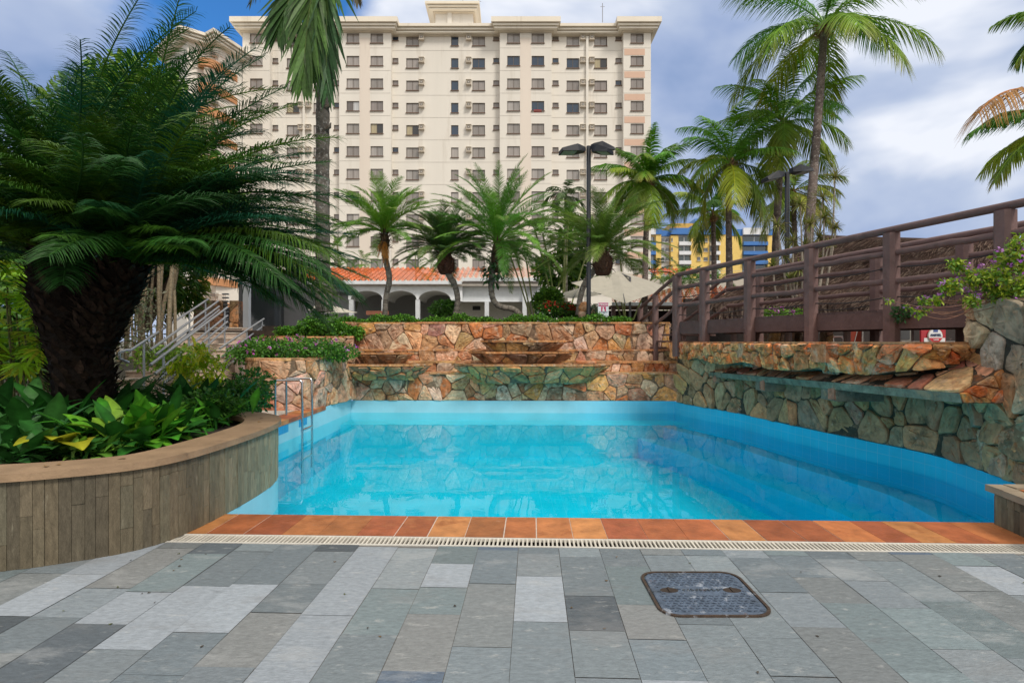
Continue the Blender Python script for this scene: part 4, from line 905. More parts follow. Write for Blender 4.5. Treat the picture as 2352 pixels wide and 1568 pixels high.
# ---------------- thatched hut
th = thing('thatched_hut', (10, 17, 1.1), 'large brown thatched hut roof behind the timber footbridge', 'hut')
rt = np.random.default_rng(3)
e0, e1, r0, r1 = np.array(P(1640, 690, 16.5)), np.array(P(2560, 705, 13.0)), np.array(P(1885, 549, 18.5)), np.array(P(2520, 556, 15.5))
lb = np.array(P(1700, 668, 24.))
mb = MB()
def thatch(mb, a, b, c, d, n):                                       # a-b eave, d-c ridge
    g = 12; u, v = np.meshgrid(np.linspace(0, 1, g + 1), np.linspace(0, 1, g + 1)); u = u.ravel()[:, None]; v = v.ravel()[:, None]
    pt = lambda u, v: (a * (1 - u) + b * u) * (1 - v) + (d * (1 - u) + c * u) * v
    w = pt(u, v); w[:, 2] += rt.normal(0, .03, len(w)) - .12 * np.sin(np.pi * v[:, 0])
    i = (np.arange(g)[:, None] * (g + 1) + np.arange(g)[None]).ravel(); mb.add(w, np.stack([i, i + 1, i + g + 2, i + g + 1], -1), 0, (.085, .055, .045))
    uu = rt.random((n, 1)); vv = rt.random((n, 1)) ** 1.1; p = pt(uu, vv); p[:, 2] += .03 - .12 * np.sin(np.pi * vv[:, 0])
    dn = nrm(pt(uu, vv * 0) - pt(uu, vv * 0 + 1)); ln = rt.uniform(.25, .6, (n, 1)); sd = nrm(b - a) * .012
    q = p + dn * ln + rt.normal(0, .05, (n, 3)); q[:, 2] += .03; p[:, 2] += .01
    cl = np.array([(.13, .085, .065), (.09, .055, .045), (.19, .14, .11), (.06, .04, .035)])[rt.integers(4, size=n)] * rt.uniform(.7, 1.3, (n, 1))
    mb.add(np.stack([p - sd, p + sd, q + sd * .5, q - sd * .5], 1), np.arange(4 * n).reshape(-1, 4), 0, np.repeat(cl, 4, 0))
    m_ = n // 5; uu = rt.random((m_, 1)); p = pt(uu, uu * 0); q = p + np.array((0, -.05, -1)) * rt.uniform(.25, .6, (m_, 1)) + rt.normal(0, .05, (m_, 3)); sd = nrm(b - a) * .03
    cl = np.array([(.12, .085, .07), (.08, .055, .05), (.2, .15, .12)])[rt.integers(3, size=m_)]
    mb.add(np.stack([p - sd, p + sd, q + sd * .5, q - sd * .5], 1), np.arange(4 * m_).reshape(-1, 4), 0, np.repeat(cl, 4, 0))
thatch(mb, e0, e1, r1, r0, 9000); thatch(mb, lb, e0, r0 + (.001, 0, 0), r0, 2500)
mb.tube([r0, (r0 + r1) / 2 + (0, 0, -.08), r1], .13, 8, 0, (.09, .06, .05))
mb.add([e0, e1, e1 + (0, 1.6, 0), e0 + (0, 1.6, 0)], [(3, 2, 1, 0)], 0, (.05, .035, .03)); mb.build('thatched_roof', M['thatch'], th)
for k in range(6):
    p = e0 * (1 - (k + .5) / 6) + e1 * (k + .5) / 6; mb = MB(); mb.tube([(p[0], p[1] + .5, 1.0), (p[0], p[1] + .5, p[2])], .09, 7, 0, (.10, .06, .05)); mb.build('post', M['wood'], th)
mb = MB(); mb.obox((e0[0] + .8, e0[1] + 5.5, 2.1), (36, 24, 2.1), .2, 2.3, col=(.03, .022, .02)); mb.build('back_wall', M['wood'], th)

# ---------------- footbridge
BR = (.16, .098, .09)
fb = thing('footbridge', (5.4, 11, 1.5), 'brown timber footbridge with log rails over the ledges right of the pool', 'footbridge')
near = np.array([(6.95, 5.6), (6.45, 7.4), (6.0, 8.95), (5.55, 10.5), (5.08, 12.1), (4.66, 13.7), (4.33, 14.85)])
dv_ = nrm(near[-1] - near[1]); pr_ = np.array((dv_[1], -dv_[0])); far = near + pr_ * 1.55
def octpost(mb, x, y, z0, z1, w, c):
    a = np.arange(8) * math.pi / 4 + math.pi / 8; ca = dv_; sa = pr_
    pl_ = [np.array((x, y)) + ca * u + sa * v for u, v in [(w, w * .55), (w * .55, w), (-w * .55, w), (-w, w * .55), (-w, -w * .55), (-w * .55, -w), (w * .55, -w), (w, -w * .55)]][::-1]
    mb.prism([tuple(q) for q in pl_], z0, z1, 0, c)
def log(p, q, r, name='rail', m=M['wood'], c=BR, par=fb, n=10, wob=.006):
    t_ = np.linspace(0, 1, 8)[:, None]; pts = np.array(p) * (1 - t_) + np.array(q) * t_; pts[1:-1] += rh.normal(0, wob, (6, 3)); mb = MB(); mb.tube(pts, r * (1 + rh.normal(0, .03, 8)), n, 0, np.array(c) * rh.uniform(.9, 1.12)); return mb.build(name, m, par, smooth=True)
for side, pts in ((0, near), (1, far)):
    for k, (x, y) in enumerate(pts):
        if side and k in (6,): continue
        mb = MB(); octpost(mb, x, y, 1.2 if side == 0 else .9, 3.30 if side == 0 else 3.26, .105, np.array(BR) * rh.uniform(.92, 1.1)); mb.build('post', M['wood'], fb)
    a, b = pts[0], pts[-1]; o = pr_ * (-.0 if side == 0 else 0)
    ex = a + (a - b) * .12
    log((*ex, 3.37), (*b, 3.335), .058, 'top_rail')
    for zz, r in ((3.0, .05), (2.55, .05)):
        for k in range(len(pts) - 1): log((*(pts[k] + pr_ * .05 * 0), zz - rh.uniform(0, .02)), (*pts[k + 1], zz - rh.uniform(0, .02)), r)
        log((*ex, zz), (*a, zz), r)
    for zz in (2.77, 2.3):
        mb = MB()
        for k in range(len(pts) - 1):
            p, q = pts[k], pts[k + 1]; mb.tube([(*(p * (1 - u) + q * u), zz - .05 * math.sin(math.pi * u)) for u in np.linspace(0, 1, 7)], .011, 5, 0, (.03, .025, .025))
        mb.build('cable', M['plain'], fb)
    mb = MB(); e2 = ex; mb.obox((*(e2 + pr_ * (.06 if side == 0 else -.06)), 1.93), (*(b + pr_ * (.06 if side == 0 else -.06)), 1.93), .09, .28, col=np.array(BR) * .8); mb.build('side_beam', M['wood'], fb)
mb = MB(); tot = np.linalg.norm(near[-1] - near[0]); x = -1.2
while x < tot + .1:
    p = near[0] + dv_ * x + pr_ * .03; q = p + pr_ * 1.5; mb.obox((*p, 2.09), (*q, 2.09), .13, .035, col=np.array(BR) * rh.uniform(.6, .95)); x += .14
mb.build('deck_boards', M['wood'], fb)
# bridge steps down to the terrace
st = thing('bridge_steps', (4.2, 15.6, 1.1), 'timber steps with sloping log handrails at the far end of the footbridge', 'steps')
s0 = near[-1]; s1 = np.array((3.92, 17.3))
for off, nm in ((0, 'n'), (1.5, 'f')):
    p0, p1 = s0 + pr_ * off, s1 + pr_ * off
    for z0, z1 in ((3.33, 2.62), (2.98, 2.2), (2.5, 1.75)): log((*p0, z0), (*p1, z1), .048, 'handrail', par=st)
    for u in (.55, 1.0):
        p = p0 * (1 - u) + p1 * u; mb = MB(); octpost(mb, p[0], p[1], 1.0, 3.3 - .68 * u, .075, BR); mb.build('post', M['wood'], st)
for k in range(5):
    p = s0 + (s1 - s0) * (k + .5) / 5; mb = MB(); mb.obox((*p, 1.95 - k * .18), (*(p + pr_ * 1.5), 1.95 - k * .18), .34, .05, col=np.array(BR) * .8); mb.build('tread', M['wood'], st)
# ---------------- things seen below the bridge
ch0 = None
for i, (x, rz, lab) in enumerate([(1913, 25, 'red and white terrace chair furthest left under the footbridge'), (1944, -160, 'red and white terrace chair facing left in the gap under the footbridge'), (1977, 150, 'red and white terrace chair nearest the blue slide under the footbridge')]):
    if ch0 is None:
        t = thing('terrace_chair', (0, 0, 0), lab, 'chair', 'terrace chairs under the bridge'); ch0 = t; WHT = (.75, .73, .7)
        mb = MB(); mb.box(-.22, .22, -.22, .22, .42, .45, 0, (.40, .08, .05)); mb.build('seat', M['fabric'], t)
        mb = MB(); mb.obox((0, .22, .45), (0, .36, .88), .44, .03, col=(.42, .09, .06), up=(0, 1, 0)); mb.build('backrest', M['fabric'], t)
        for sx in (-.26, .26):
            mb = MB(); mb.tube([(sx, -.28, 0), (sx, -.24, .3), (sx, -.2, .58), (sx, -.1, .64), (sx, .2, .64), (sx, .30, .66)], .016, 6, 0, WHT); mb.tube([(sx, .30, 0), (sx, .22, .4), (sx, .36, .9)], .016, 6, 0, WHT); mb.build('side_frame', M['gloss'], t)
    else: t = dup(ch0); t['label'] = lab
    t.location = (XX(x, 20), 20 + i * .2, 1.12); t.rotation_euler = (0, 0, R(rz))
t = thing('pool_slide', (XX(2035, 24), 24, 1.1), 'small blue slide with white edges glimpsed under the footbridge', 'slide')
mb = MB(); mb.obox(P(2014, 768, 24), P(2044, 796, 24), .6, .04, col=(.04, .18, .5), up=(0, 1, 0)); mb.build('chute', M['gloss'], t)
mb = MB(); mb.obox(P(2014, 765, 23.7), P(2044, 793, 23.7), .05, .12, col=(.6, .65, .7)); mb.build('side_edge', M['gloss'], t)
t = thing('beach_ball_post', (XX(2040, 25), 25, 1.1), 'pink and white striped post beside the blue slide', 'post'); mb = MB(); mb.tube([P(2042, 800, 25), P(2042, 778, 25)], .12, 8, 0, (.6, .45, .42)); mb.build('base', M['gloss'], t); mb = MB(); mb.tube([P(2042, 778, 25), P(2042, 762, 25)], .12, 8, 0, (.6, .05, .3)); mb.build('cap', M['gloss'], t)
for x, w, lab in ((1795, 30, 'stone pillar at the left under the footbridge'), (1850, 14, 'narrow stone pillar in the middle under the footbridge'), (1906, 8, 'slim pale stone pillar beside the terrace chairs')):
    mb = MB(); Y = 18; stone_surf(mb, lift(flat(XX(x - w, Y), XX(x + w, Y), Y, n=4), 2.4), lift(flat(XX(x - w, Y), XX(x + w, Y), Y, n=4), 1.1), .4, PAL, rs, .03); mb.box(XX(x - w, Y), XX(x + w, Y), Y + .005, Y + .4, 1.1, 2.4, 0, (.3, .2, .12)); mb.build('stone_pillar', M['stone'], label=lab, cat='pillar', group='stone pillars under the bridge')
def text(body, size, loc, col, mat_, parent, name='lettering', ext=.004, bold=.0, shear=0., align='CENTER', rz=0):
    cu = D.curves.new('t', 'FONT'); cu.body = body; cu.size = size; cu.extrude = ext; cu.align_x = align; cu.align_y = 'CENTER'; cu.offset = bold; cu.shear = shear; cu.resolution_u = 3
    o = D.objects.new('t', cu); me = D.meshes.new_from_object(o); D.objects.remove(o); me.name = name
    n_ = len(me.vertices); v = np.empty(n_ * 3, np.float32); me.vertices.foreach_get('co', v); v = v.reshape(-1, 3); w = np.stack([v[:, 0], -v[:, 2], v[:, 1]], -1)
    root = parent
    while root.parent: root = root.parent
    if rz: c_, s_ = math.cos(rz), math.sin(rz); w = np.stack([w[:, 0] * c_ - w[:, 1] * s_, w[:, 0] * s_ + w[:, 1] * c_, w[:, 2]], -1)
    me.vertices.foreach_set('co', (w + np.array(loc) - np.array(root.location)).astype(np.float32).ravel()); me.materials.clear(); me.materials.append(mat_)
    at = me.color_attributes.new('Col', 'FLOAT_COLOR', 'POINT'); at.data.foreach_set('color', np.tile((*col, 1), n_).astype(np.float32))
    me.update(); ob = D.objects.new(name, me); COL.objects.link(ob); ob.parent = parent; return ob
def disc(mb, c, r, y0, y1, col, n=32, a0=0, a1=360, sx=1.):
    a = np.linspace(R(a0), R(a1), n, endpoint=(a1 - a0 < 360)); pts = [(c[0] + r * sx * math.cos(x), c[2] + r * math.sin(x)) for x in a]; m_ = len(pts)
    mb.add([(p, y0, q) for p, q in pts] + [(p, y1, q) for p, q in pts], [tuple(range(m_)), tuple(range(m_, 2 * m_))[::-1]] + [(i, m_ + i, m_ + (i + 1) % m_, (i + 1) % m_) for i in range(m_)], 0, col)
Yb = 13.0
bs = thing('drinks_sign', P(2150, 790, Yb), 'red and white drinks sign with a round emblem below the footbridge', 'sign')
mb = MB(); a, b = P(2116, 790, Yb), P(2172, 756, Yb); mb.box(a[0], b[0], Yb, Yb + .05, a[2], b[2], 0, (.38, .02, .03)); mb.box(a[0] + .06, b[0] - .02, Yb - .012, Yb, a[2], a[2] + .14, 0, (.7, .7, .7)); mb.build('panel', M['gloss'], bs)
cc = P(2146, 771, Yb); mb = MB(); disc(mb, cc, .17, Yb - .03, Yb - .012, (.45, .40, .33)); disc(mb, cc, .155, Yb - .04, Yb - .03, (.72, .72, .72)); disc(mb, cc, .154, Yb - .046, Yb - .04, (.5, .03, .04), a0=198, a1=342); mb.box(cc[0] - .05, cc[0] + .05, Yb - .046, Yb - .04, cc[2] + .085, cc[2] + .14, 0, (.06, .1, .3)); mb.build('emblem', M['gloss'], bs)
text('AMSTEL', .072, cc + (0, -.05, .015), (.03, .05, .12), M['gloss'], bs, bold=.003); text('LAGER', .04, cc + (0, -.055, -.09), (.75, .75, .75), M['gloss'], bs, bold=.001)
cs_ = thing('drinks_banner', P(2235, 790, 11.5), 'dark red banner with white script lettering half hidden by the stone pier', 'sign')
mb = MB(); a, b = P(2205, 792, 11.5), P(2330, 752, 11.5); mb.box(a[0], b[0], 11.5, 11.55, a[2], b[2], 0, (.18, .02, .02)); mb.box(a[0], b[0], 11.49, 11.5, a[2], a[2] + .07, 0, (.65, .62, .6)); mb.build('panel', M['gloss'], cs_)
text('Coca', .22, P(2242, 777, 11.5) + (0, -.012, 0), (.75, .72, .7), M['gloss'], cs_, shear=.35, bold=.004)
bc = thing('bar_counter', (XX(2150, 13.6), 13.6, 1.1), 'dark bar counter with a small fridge standing behind the drinks sign', 'counter')
mb = MB(); mb.box(XX(2060, 13.6), XX(2420, 13.6), 13.5, 14.2, 1.1, 1.55, 0, (.06, .045, .04)); mb.box(XX(2058, 13.6), XX(2422, 13.6), 13.4, 14.3, 1.55, 1.60, 0, (.25, .23, .21)); mb.build('counter_body', M['wood'], bc)
mb = MB(); mb.box(XX(2072, 13.6), XX(2106, 13.6), 13.8, 14.1, 1.6, 1.98, 0, (.22, .2, .17)); mb.box(XX(2076, 13.6), XX(2102, 13.6), 13.78, 13.8, 1.64, 1.93, 0, (.05, .05, .05)); mb.build('fridge', M['gloss'], bc)
# striped pole
mb = MB(); 
for k in range(5): mb.tube([P(2054, 790 - k * 7, 15), P(2054, 784 - k * 7, 15)], .035, 7, 0, ((.05, .4, .42), (.7, .35, .3), (.7, .7, .68))[k % 3])
mb.build('striped_pole', M['gloss'], label='thin teal and orange striped pole right of a bridge post', cat='pole')
mb = MB(); mb.tube([P(1707, 756, 15.5), P(1707, 739, 15.5)], .28, 14, 0, (.12, .13, .15)); mb.tube([P(1707, 740, 15.5), P(1707, 738, 15.5)], .30, 14, 0, (.45, .46, .48)); mb.build('bucket', M['gloss'], label='dark round bucket with a pale rim standing behind the bridge rail', cat='bucket')

# ---------------- umbrellas
def umbrella(apex, cor, valley, base, label, arms=True):
    t = thing('parasol', base, label, 'parasol', 'cream parasols on the terrace'); c = (.58, .54, .46)
    n = len(cor); mb = MB(); apex = np.array(apex); cor = [np.array(q) for q in cor]
    for i in range(n):
        a, b = cor[i], cor[(i + 1) % n]; g = 6; v = []; idx = {}
        for u in range(g + 1):
            for w in range(g + 1 - u):
                k1, k2 = u / g, w / g; p = apex * (1 - k1 - k2) + a * k1 + b * k2; p[2] -= .10 * math.sin(math.pi * min(1, k1 + k2)) * (4 * k1 * k2 / max(1e-6, (k1 + k2) ** 2)) ; idx[(u, w)] = len(v); v.append(p)
        f = []
        for u in range(g):
            for w in range(g - u):
                f.append((idx[(u, w)], idx[(u + 1, w)], idx[(u, w + 1)]))
                if u + w < g - 1: f.append((idx[(u + 1, w)], idx[(u + 1, w + 1)], idx[(u, w + 1)]))
        mb.add(v, f, 0, np.array(c) * rh.uniform(.9, 1.08))
    mb.build('canopy', M['fabric'], t)
    mb = MB(); mb.tube([(base[0], base[1], base[2]), (apex[0], apex[1], apex[2] - .05)] if not arms else [(base[0], base[1], base[2]), (base[0], base[1], apex[2] - .3), (apex[0], apex[1], apex[2] - .08)], .045, 8, 0, (.13, .13, .14)); mb.build('pole', M['plain'], t)
    for q in cor: mb = MB(); mb.obox(apex - (0, 0, .12), q + (0, 0, .02), .03, .03, col=(.15, .15, .15)); mb.build('rib', M['plain'], t)
    mb = MB(); mb.box(base[0] - .35, base[0] + .35, base[1] - .35, base[1] + .35, base[2], base[2] + .08, 0, (.2, .2, .2)); mb.build('base_plate', M['plain'], t)
Yu = 22.
umbrella(P(1421, 622, Yu + .4), [P(1312, 650, Yu), P(1436, 697, Yu - 1.9), P(1541, 660, Yu + .3), P(1420, 644, Yu + 2.4)], 0, (XX(1447, Yu), Yu, 1.1), 'large square cream cantilever parasol behind the warning sign', True)
umbrella(P(1333, 661, 21), [P(1262, 681, 21), P(1316, 685, 19.8), P(1381, 677, 20.6), P(1345, 668, 22.4)], 0, (XX(1333, 21), 21, 1.1), 'smaller cream parasol left of the lamp post behind the red bush', False)
umbrella(P(738, 694, 26), [P(705, 712, 26), P(745, 718, 24.6), P(822, 718, 25.6), P(760, 706, 27.6)], 0, (XX(752, 26), 26, 1.1), 'low cream parasol half hidden by the tall palm trunk', False)
# ---------------- lamp posts
def lamp(x, Y, yt, z0, heads, label):
    t = thing('lamp_post', (XX(x, Y), Y, z0), label, 'street lamp', 'black lamp posts'); c = (.018, .02, .026); X = XX(x, Y)
    mb = MB(); mb.tube([(X, Y, z0), (X, Y, H(yt, Y))], .07, 10, 0, c); mb.build('pole', M['gloss'], t, smooth=True)
    for dx, dy, y0, wd_, tl in heads:
        a = np.array((X + math.copysign(.12, dx) , Y, H(y0, Y))); d = nrm(np.array((dx, dy, tl))); sd = nrm(np.cross(d, (0, 0, 1))); up = np.cross(sd, d); ln = math.hypot(dx, dy)
        def pt(l, s, u): return a + d * l + sd * s + up * u
        mb = MB(); v = [pt(0, -.09, -.03), pt(0, .09, -.03), pt(0, .09, .1), pt(0, -.09, .1), pt(ln * .35, -wd_, -.05), pt(ln * .35, wd_, -.05), pt(ln * .35, wd_ * .8, .17), pt(ln * .35, -wd_ * .8, .17), pt(ln, -wd_, -.05), pt(ln, wd_, -.05), pt(ln, wd_ * .8, .05), pt(ln, -wd_ * .8, .05)]
        f = [(0, 1, 2, 3)[::-1], (8, 9, 10, 11)]
        for o in (0, 4): f += [(o, o + 1, o + 5, o + 4), (o + 1, o + 2, o + 6, o + 5), (o + 2, o + 3, o + 7, o + 6), (o + 3, o, o + 4, o + 7)]
        mb.add(v, f, 0, c); o = mb.build('lamp_head', M['plain'], t)
        mb = MB(); mb.add([pt(ln * .4, -wd_ * .85, -.056), pt(ln * .4, wd_ * .85, -.056), pt(ln * .95, wd_ * .85, -.056), pt(ln * .95, -wd_ * .85, -.056)], [(3, 2, 1, 0)], 0, (.35, .36, .34)); mb.build('lens', M['plain'], o)
    mb = MB(); mb.box(X - .14, X + .14, Y - .14, Y + .14, z0, z0 + .04, 0, c); mb.build('base_plate', M['gloss'], t)
lamp(1352, 17.25, 336, 2.0, [(-.75, -.15, 347, .24, -.06), (.62, .35, 338, .22, .02), (.5, -.35, 348, .24, -.12)], 'tall black lamp post with three floodlight heads in front of the hotel')
lamp(1808, 17, 396, 1.1, [(-.62, -.1, 404, .20, -.16), (.62, .15, 394, .20, .06)], 'black double lamp post among the coconut palms at right')
lamp(1770, 40, 618, 1.1, [(-.7, .1, 620, .25, .05), (.7, .1, 619, .25, .05)], 'small distant double lamp post just above the bridge rail')
# ---------------- warning sign
ws = thing('warning_sign', P(1386, 735, 17.05), 'small white and magenta warning sign standing in the hedge', 'sign')
Ys = 17.05; a, b = P(1373.5, 728, Ys), P(1398, 694.5, Ys); w = b[0] - a[0]; h = b[2] - a[2]
mb = MB(); mb.box(a[0], b[0], Ys, Ys + .02, a[2], b[2], 0, (.66, .72, .76)); mb.build('board', M['gloss'], ws)
mb = MB(); mb.box(a[0] + .012, b[0] - .012, Ys - .004, Ys, a[2] + h * .74, b[2] - .012, 0, (.5, .03, .13)); mb.build('header', M['gloss'], ws)
text('ATENÇÃO', w * .205, (a[0] + w / 2, Ys - .008, a[2] + h * .85), (.8, .76, .78), M['gloss'], ws, bold=.002)
mb = MB(); x0 = a[0] + w * .30; x1 = a[0] + w * .74; z0 = a[2] + h * .39; z1 = a[2] + h * .71
mb.box(x0, x1, Ys - .004, Ys, z0, z1, 0, (.45, .01, .10)); mb.build('pictogram_ground', M['gloss'], ws)
mb = MB(); cx = (x0 + x1) / 2 - .01; disc(mb, (cx, 0, z1 - .028), .020, Ys - .008, Ys - .004, (.75, .7, .72)); mb.add([(cx - .025, Ys - .007, z0 + .002), (cx + .045, Ys - .007, z0 + .002), (cx + .035, Ys - .007, z0 + .055), (cx + .012, Ys - .007, z1 - .05), (cx - .02, Ys - .007, z1 - .055)], [(0, 1, 2, 3, 4)], 0, (.75, .7, .72)); mb.build('pictogram', M['gloss'], ws)
mb = MB()
for k, (u0, u1) in enumerate(((.12, .9), (.14, .38), (.42, .9), (.44, .66), (.14, .9))):
    z = a[2] + h * (.345, .295, .295, .245, .17)[k]; mb.box(a[0] + w * u0, a[0] + w * u1, Ys - .003, Ys, z, z + h * (.032 if k < 4 else .012), 0, (.16, .22, .28))
mb.build('text_lines', M['gloss'], ws)
for x in (.15, .85): mb = MB(); mb.tube([(a[0] + w * x, Ys + .03, 2.0), (a[0] + w * x, Ys + .03, b[2] - .05)], .012, 6, 0, (.3, .3, .32)); mb.build('stake', M['plain'], ws)

# ---------------- stairs, ramp rails and doorway at the left
rl = np.random.default_rng(17)
sc_ = thing('stone_stairs', (-7, 13, .1), 'pale pink stone stairs climbing behind the croton bush', 'stairs')
for k in range(12):
    y = 10.6 + k * .5; z = .34 + k * .15; mb = MB(); xl_ = -8.4 - .05 * k; xr_ = -5.9 - .16 * k; mb.box(xl_, xr_, y, y + .6, .1, z - .03, 0, np.array((.55, .42, .34)) * rl.uniform(.9, 1.1)); o = mb.build('riser', M['slate'], sc_)
    mb = MB(); x = xl_
    while x < xr_ - .02: w_ = min(rl.uniform(.35, .6), xr_ - x); mb.box(x + .004, x + w_ - .004, y - .03, y + .62, z - .03, z, 0, np.array((.62, .53, .44)) * rl.uniform(.85, 1.1)); x += w_
    mb.build('tread', M['slate'], o)
def rails(p0, p1, offs, n_posts, label, curl=True, r=.026):
    t = thing('stair_handrail', (*((np.array(p0) + np.array(p1)) / 2)[:2], min(p0[2], p1[2]) - .9), label, 'handrail'); p0 = np.array(p0); p1 = np.array(p1)
    for k, o in enumerate(offs):
        o = np.array(o); s_ = p0 + (p1 - p0) * (.04 * k) + o; pts = [s_, s_ * .7 + (p1 + o) * .3, p1 + o]
        if k == 0 and curl: pts = [s_ + (-.02, -.02, -.22), s_ + (-.1, -.14, -.15), s_ + (-.1, -.14, -.04), s_ + (-.04, -.06, .0)] + pts
        mb = MB(); mb.tube(pts, r, 8); mb.build('rail', M['galv'], t, smooth=True)
    for u in np.linspace(.12, .95, n_posts):
        q = p0 + (p1 - p0) * u; mb = MB(); mb.tube([q + (0, 0, -.95), q + offs[0] + (0, 0, -.03)], .022, 8); mb.build('post', M['galv'], t, smooth=True)
O5 = [np.array((0, 0, -d)) for d in (0, .22, .38, .54, .70)]
rails(P(300, 804, 10.2), P(478, 687, 15.6), [np.array((0, 0, 0)), np.array((.28, 0, -.05)), np.array((.3, 0, -.20)), np.array((.3, 0, -.30))], 4, 'long sloping grey steel handrail with a curled lower end on the left of the stairs')
rails(P(345, 838, 9.9), P(522, 706, 15.2), O5[:4], 4, 'sloping grey steel handrail of several bars in the middle of the stairs', False)
rails(P(505, 800, 12.6), P(606, 732, 17.5), O5[:4], 3, 'shorter grey steel handrail at the upper right of the stairs', False)
gw = thing('gate_wall', (-9, 18.5, 1), 'rough orange stone wall with a grey louvred door at the head of the stairs', 'stone wall')
tier(flat(XX(445, 18.6), XX(512, 18.6), 18.6, n=8), 1.2, H(690, 18.6), .4, .3, par=gw, cap=False)
tier(flat(XX(527, 18.6), XX(548, 18.6), 18.6, n=5), 1.2, H(690, 18.6), .33, .3, par=gw, cap=False, pal=[(.55, .3, .14), (.6, .36, .2)])
mb = MB(); x0, x1 = XX(512, 18.7), XX(527, 18.7); mb.box(x0, x1, 18.7, 18.74, 1.2, H(705, 18.7), 0, (.2, .22, .26))
for k in range(16): mb.obox((x0, 18.66, 1.35 + k * .12), (x1, 18.66, 1.35 + k * .12), .07, .02, col=(.34, .37, .42), up=(0, .5, 1))
mb.build('louvred_door', M['plain'], gw)
mb = MB(); mb.box(XX(440, 18.4), XX(560, 18.4), 18.2, 18.5, 1.55, 1.78, 0, (.6, .32, .06)); mb.build('step', M['paint'], gw)
mb = MB(); X = XX(564, 20); mb.box(X - .1, X + .1, 20, 20.2, 1.1, 4.2, 0, (.68, .7, .73)); mb.box(X - .14, X + .14, 19.96, 20.24, 1.1, 1.35, 0, (.6, .62, .65)); mb.build('white_column', M['plain'], label='white square column left of the upper stair handrail', cat='column')
t = thing('doorway_wall', (XX(600, 21.5), 21.5, 1.1), 'dark glazed wall behind the white column at the stair head', 'wall')
mb = MB(); mb.box(XX(548, 21.5), XX(700, 21.5), 21.5, 21.7, 1.1, 4.3, 0, (.10, .10, .105)); mb.build('wall', M['plain'], t)
mb = MB(); mb.box(XX(556, 21.4), XX(650, 21.4), 21.42, 21.5, 1.1, 3.6, 0, (.03, .035, .04)); mb.build('glazing', M['glass'], t)
# ============================================================ PLANTS
rp_ = np.random.default_rng(99)
U = rp_.uniform
G1, G2, G3, G4 = (.035, .13, .018), (.06, .17, .02), (.10, .21, .025), (.18, .25, .035)
def ringtrunk(mb, pts, r0, r1, n=60, col=(.22, .19, .165), step=.12, amp=.05, flare=1.35, rng=rp_):
    sp = smooth_path(pts, n); ln = np.linalg.norm(np.diff(sp, axis=0), axis=1).sum(); t = np.linspace(0, 1, n)
    r = r0 + (r1 - r0) * t; r = r * (1 + (flare - 1) * np.exp(-t * 14)); ph = (t * ln / step) % 1
    r = r * (1 + amp * (ph - .5) * 2 * .6 + rng.normal(0, amp * .25, n)); c = np.array(col) * (np.where(ph < .22, .55, 1.0) * rng.uniform(.85, 1.15, n))[:, None]
    mb.tube(sp, r, 12, 0, c); return sp
def palm(name, label, pts, r0, r1, fr, nf, Ln, ll_, lw, nl, cols, elr=(80, -20), droop=(50, 90), tip=None, lowtip=None, group=None, trunkmat='ring', tcol=(.22, .19, .165), ang=(70, 28), ldroop=.5, vee=12, ring=.12, fibre=None, seed=1, cat='palm tree', rach=.02, flare=1.35, head=None, azr=None, skirt=0, mtl='leaf', shape=.55, segs=3, amp=.05):
    g = np.random.default_rng(seed); t = thing(name, (*pts[0][:2], pts[0][2]), label, cat, group)
    mb = MB(); sp = ringtrunk(mb, pts, r0, r1, 70, tcol, ring, amp, flare, g); mb.build('trunk', M[trunkmat], t, smooth=True)
    top = sp[-1]; mb = MB()
    for k in range(nf):
        u = (k + g.uniform(-.4, .4)) / nf; u = min(max(u, 0), 1); el = elr[0] + (elr[1] - elr[0]) * u; az = k * 137.5 + g.uniform(-18, 18)
        if azr is not None: az = g.uniform(*azr)
        c = np.array(cols[g.integers(len(cols))]); tp = tip if g.random() < .5 else None
        if lowtip is not None and u > .6: tp = lowtip; c = c * (1 - .5 * (u - .6)) + np.array(lowtip) * .4 * (u - .4)
        frond(mb, top + (0, 0, g.uniform(-.05, .12)) , az, el + g.uniform(-8, 8), Ln * g.uniform(.82, 1.1), g.uniform(*droop), nl, ll_ * g.uniform(.9, 1.1), lw, ang, vee, ldroop, c, tp, g, segs, .12, g.uniform(-18, 18), rach, shape=shape)
    mb.build('crown', M[mtl], t)
    if fibre:
        mb = MB(); r, h, c = fibre; tt = np.linspace(0, 1, 9); pr = r * np.sin(np.pi * (.18 + .72 * tt)) ** .8; mb.tube(np.array([top + (0, 0, -h + h * 1.1 * x) for x in tt]), pr, 12, 0, c)
        for _ in range(90):
            a = g.uniform(0, 360); z = g.uniform(-h, .05); q = top + np.array((math.cos(R(a)) * r * .8, math.sin(R(a)) * r * .8, z)); blade(mb, q, a, g.uniform(-10, 70), g.uniform(.14, .32), .05, g.uniform(-30, 60), np.array(c) * g.uniform(.6, 1.7), g, K=4, pet=.02)
        mb.build('leaf_base_fibre', M['bark'], t)
    if skirt:
        mb = MB()
        for _ in range(skirt): frond(mb, top + (0, 0, -.15), g.uniform(180, 360), g.uniform(-75, -40), g.uniform(.5, .95), 20, 16, .16, .02, (45, 20), 0, .3, (.45, .2, .04), None, g, 2, .1, 0, .012)
        mb.build('orange_flower_stalks', M['leaf'], t)
    return t
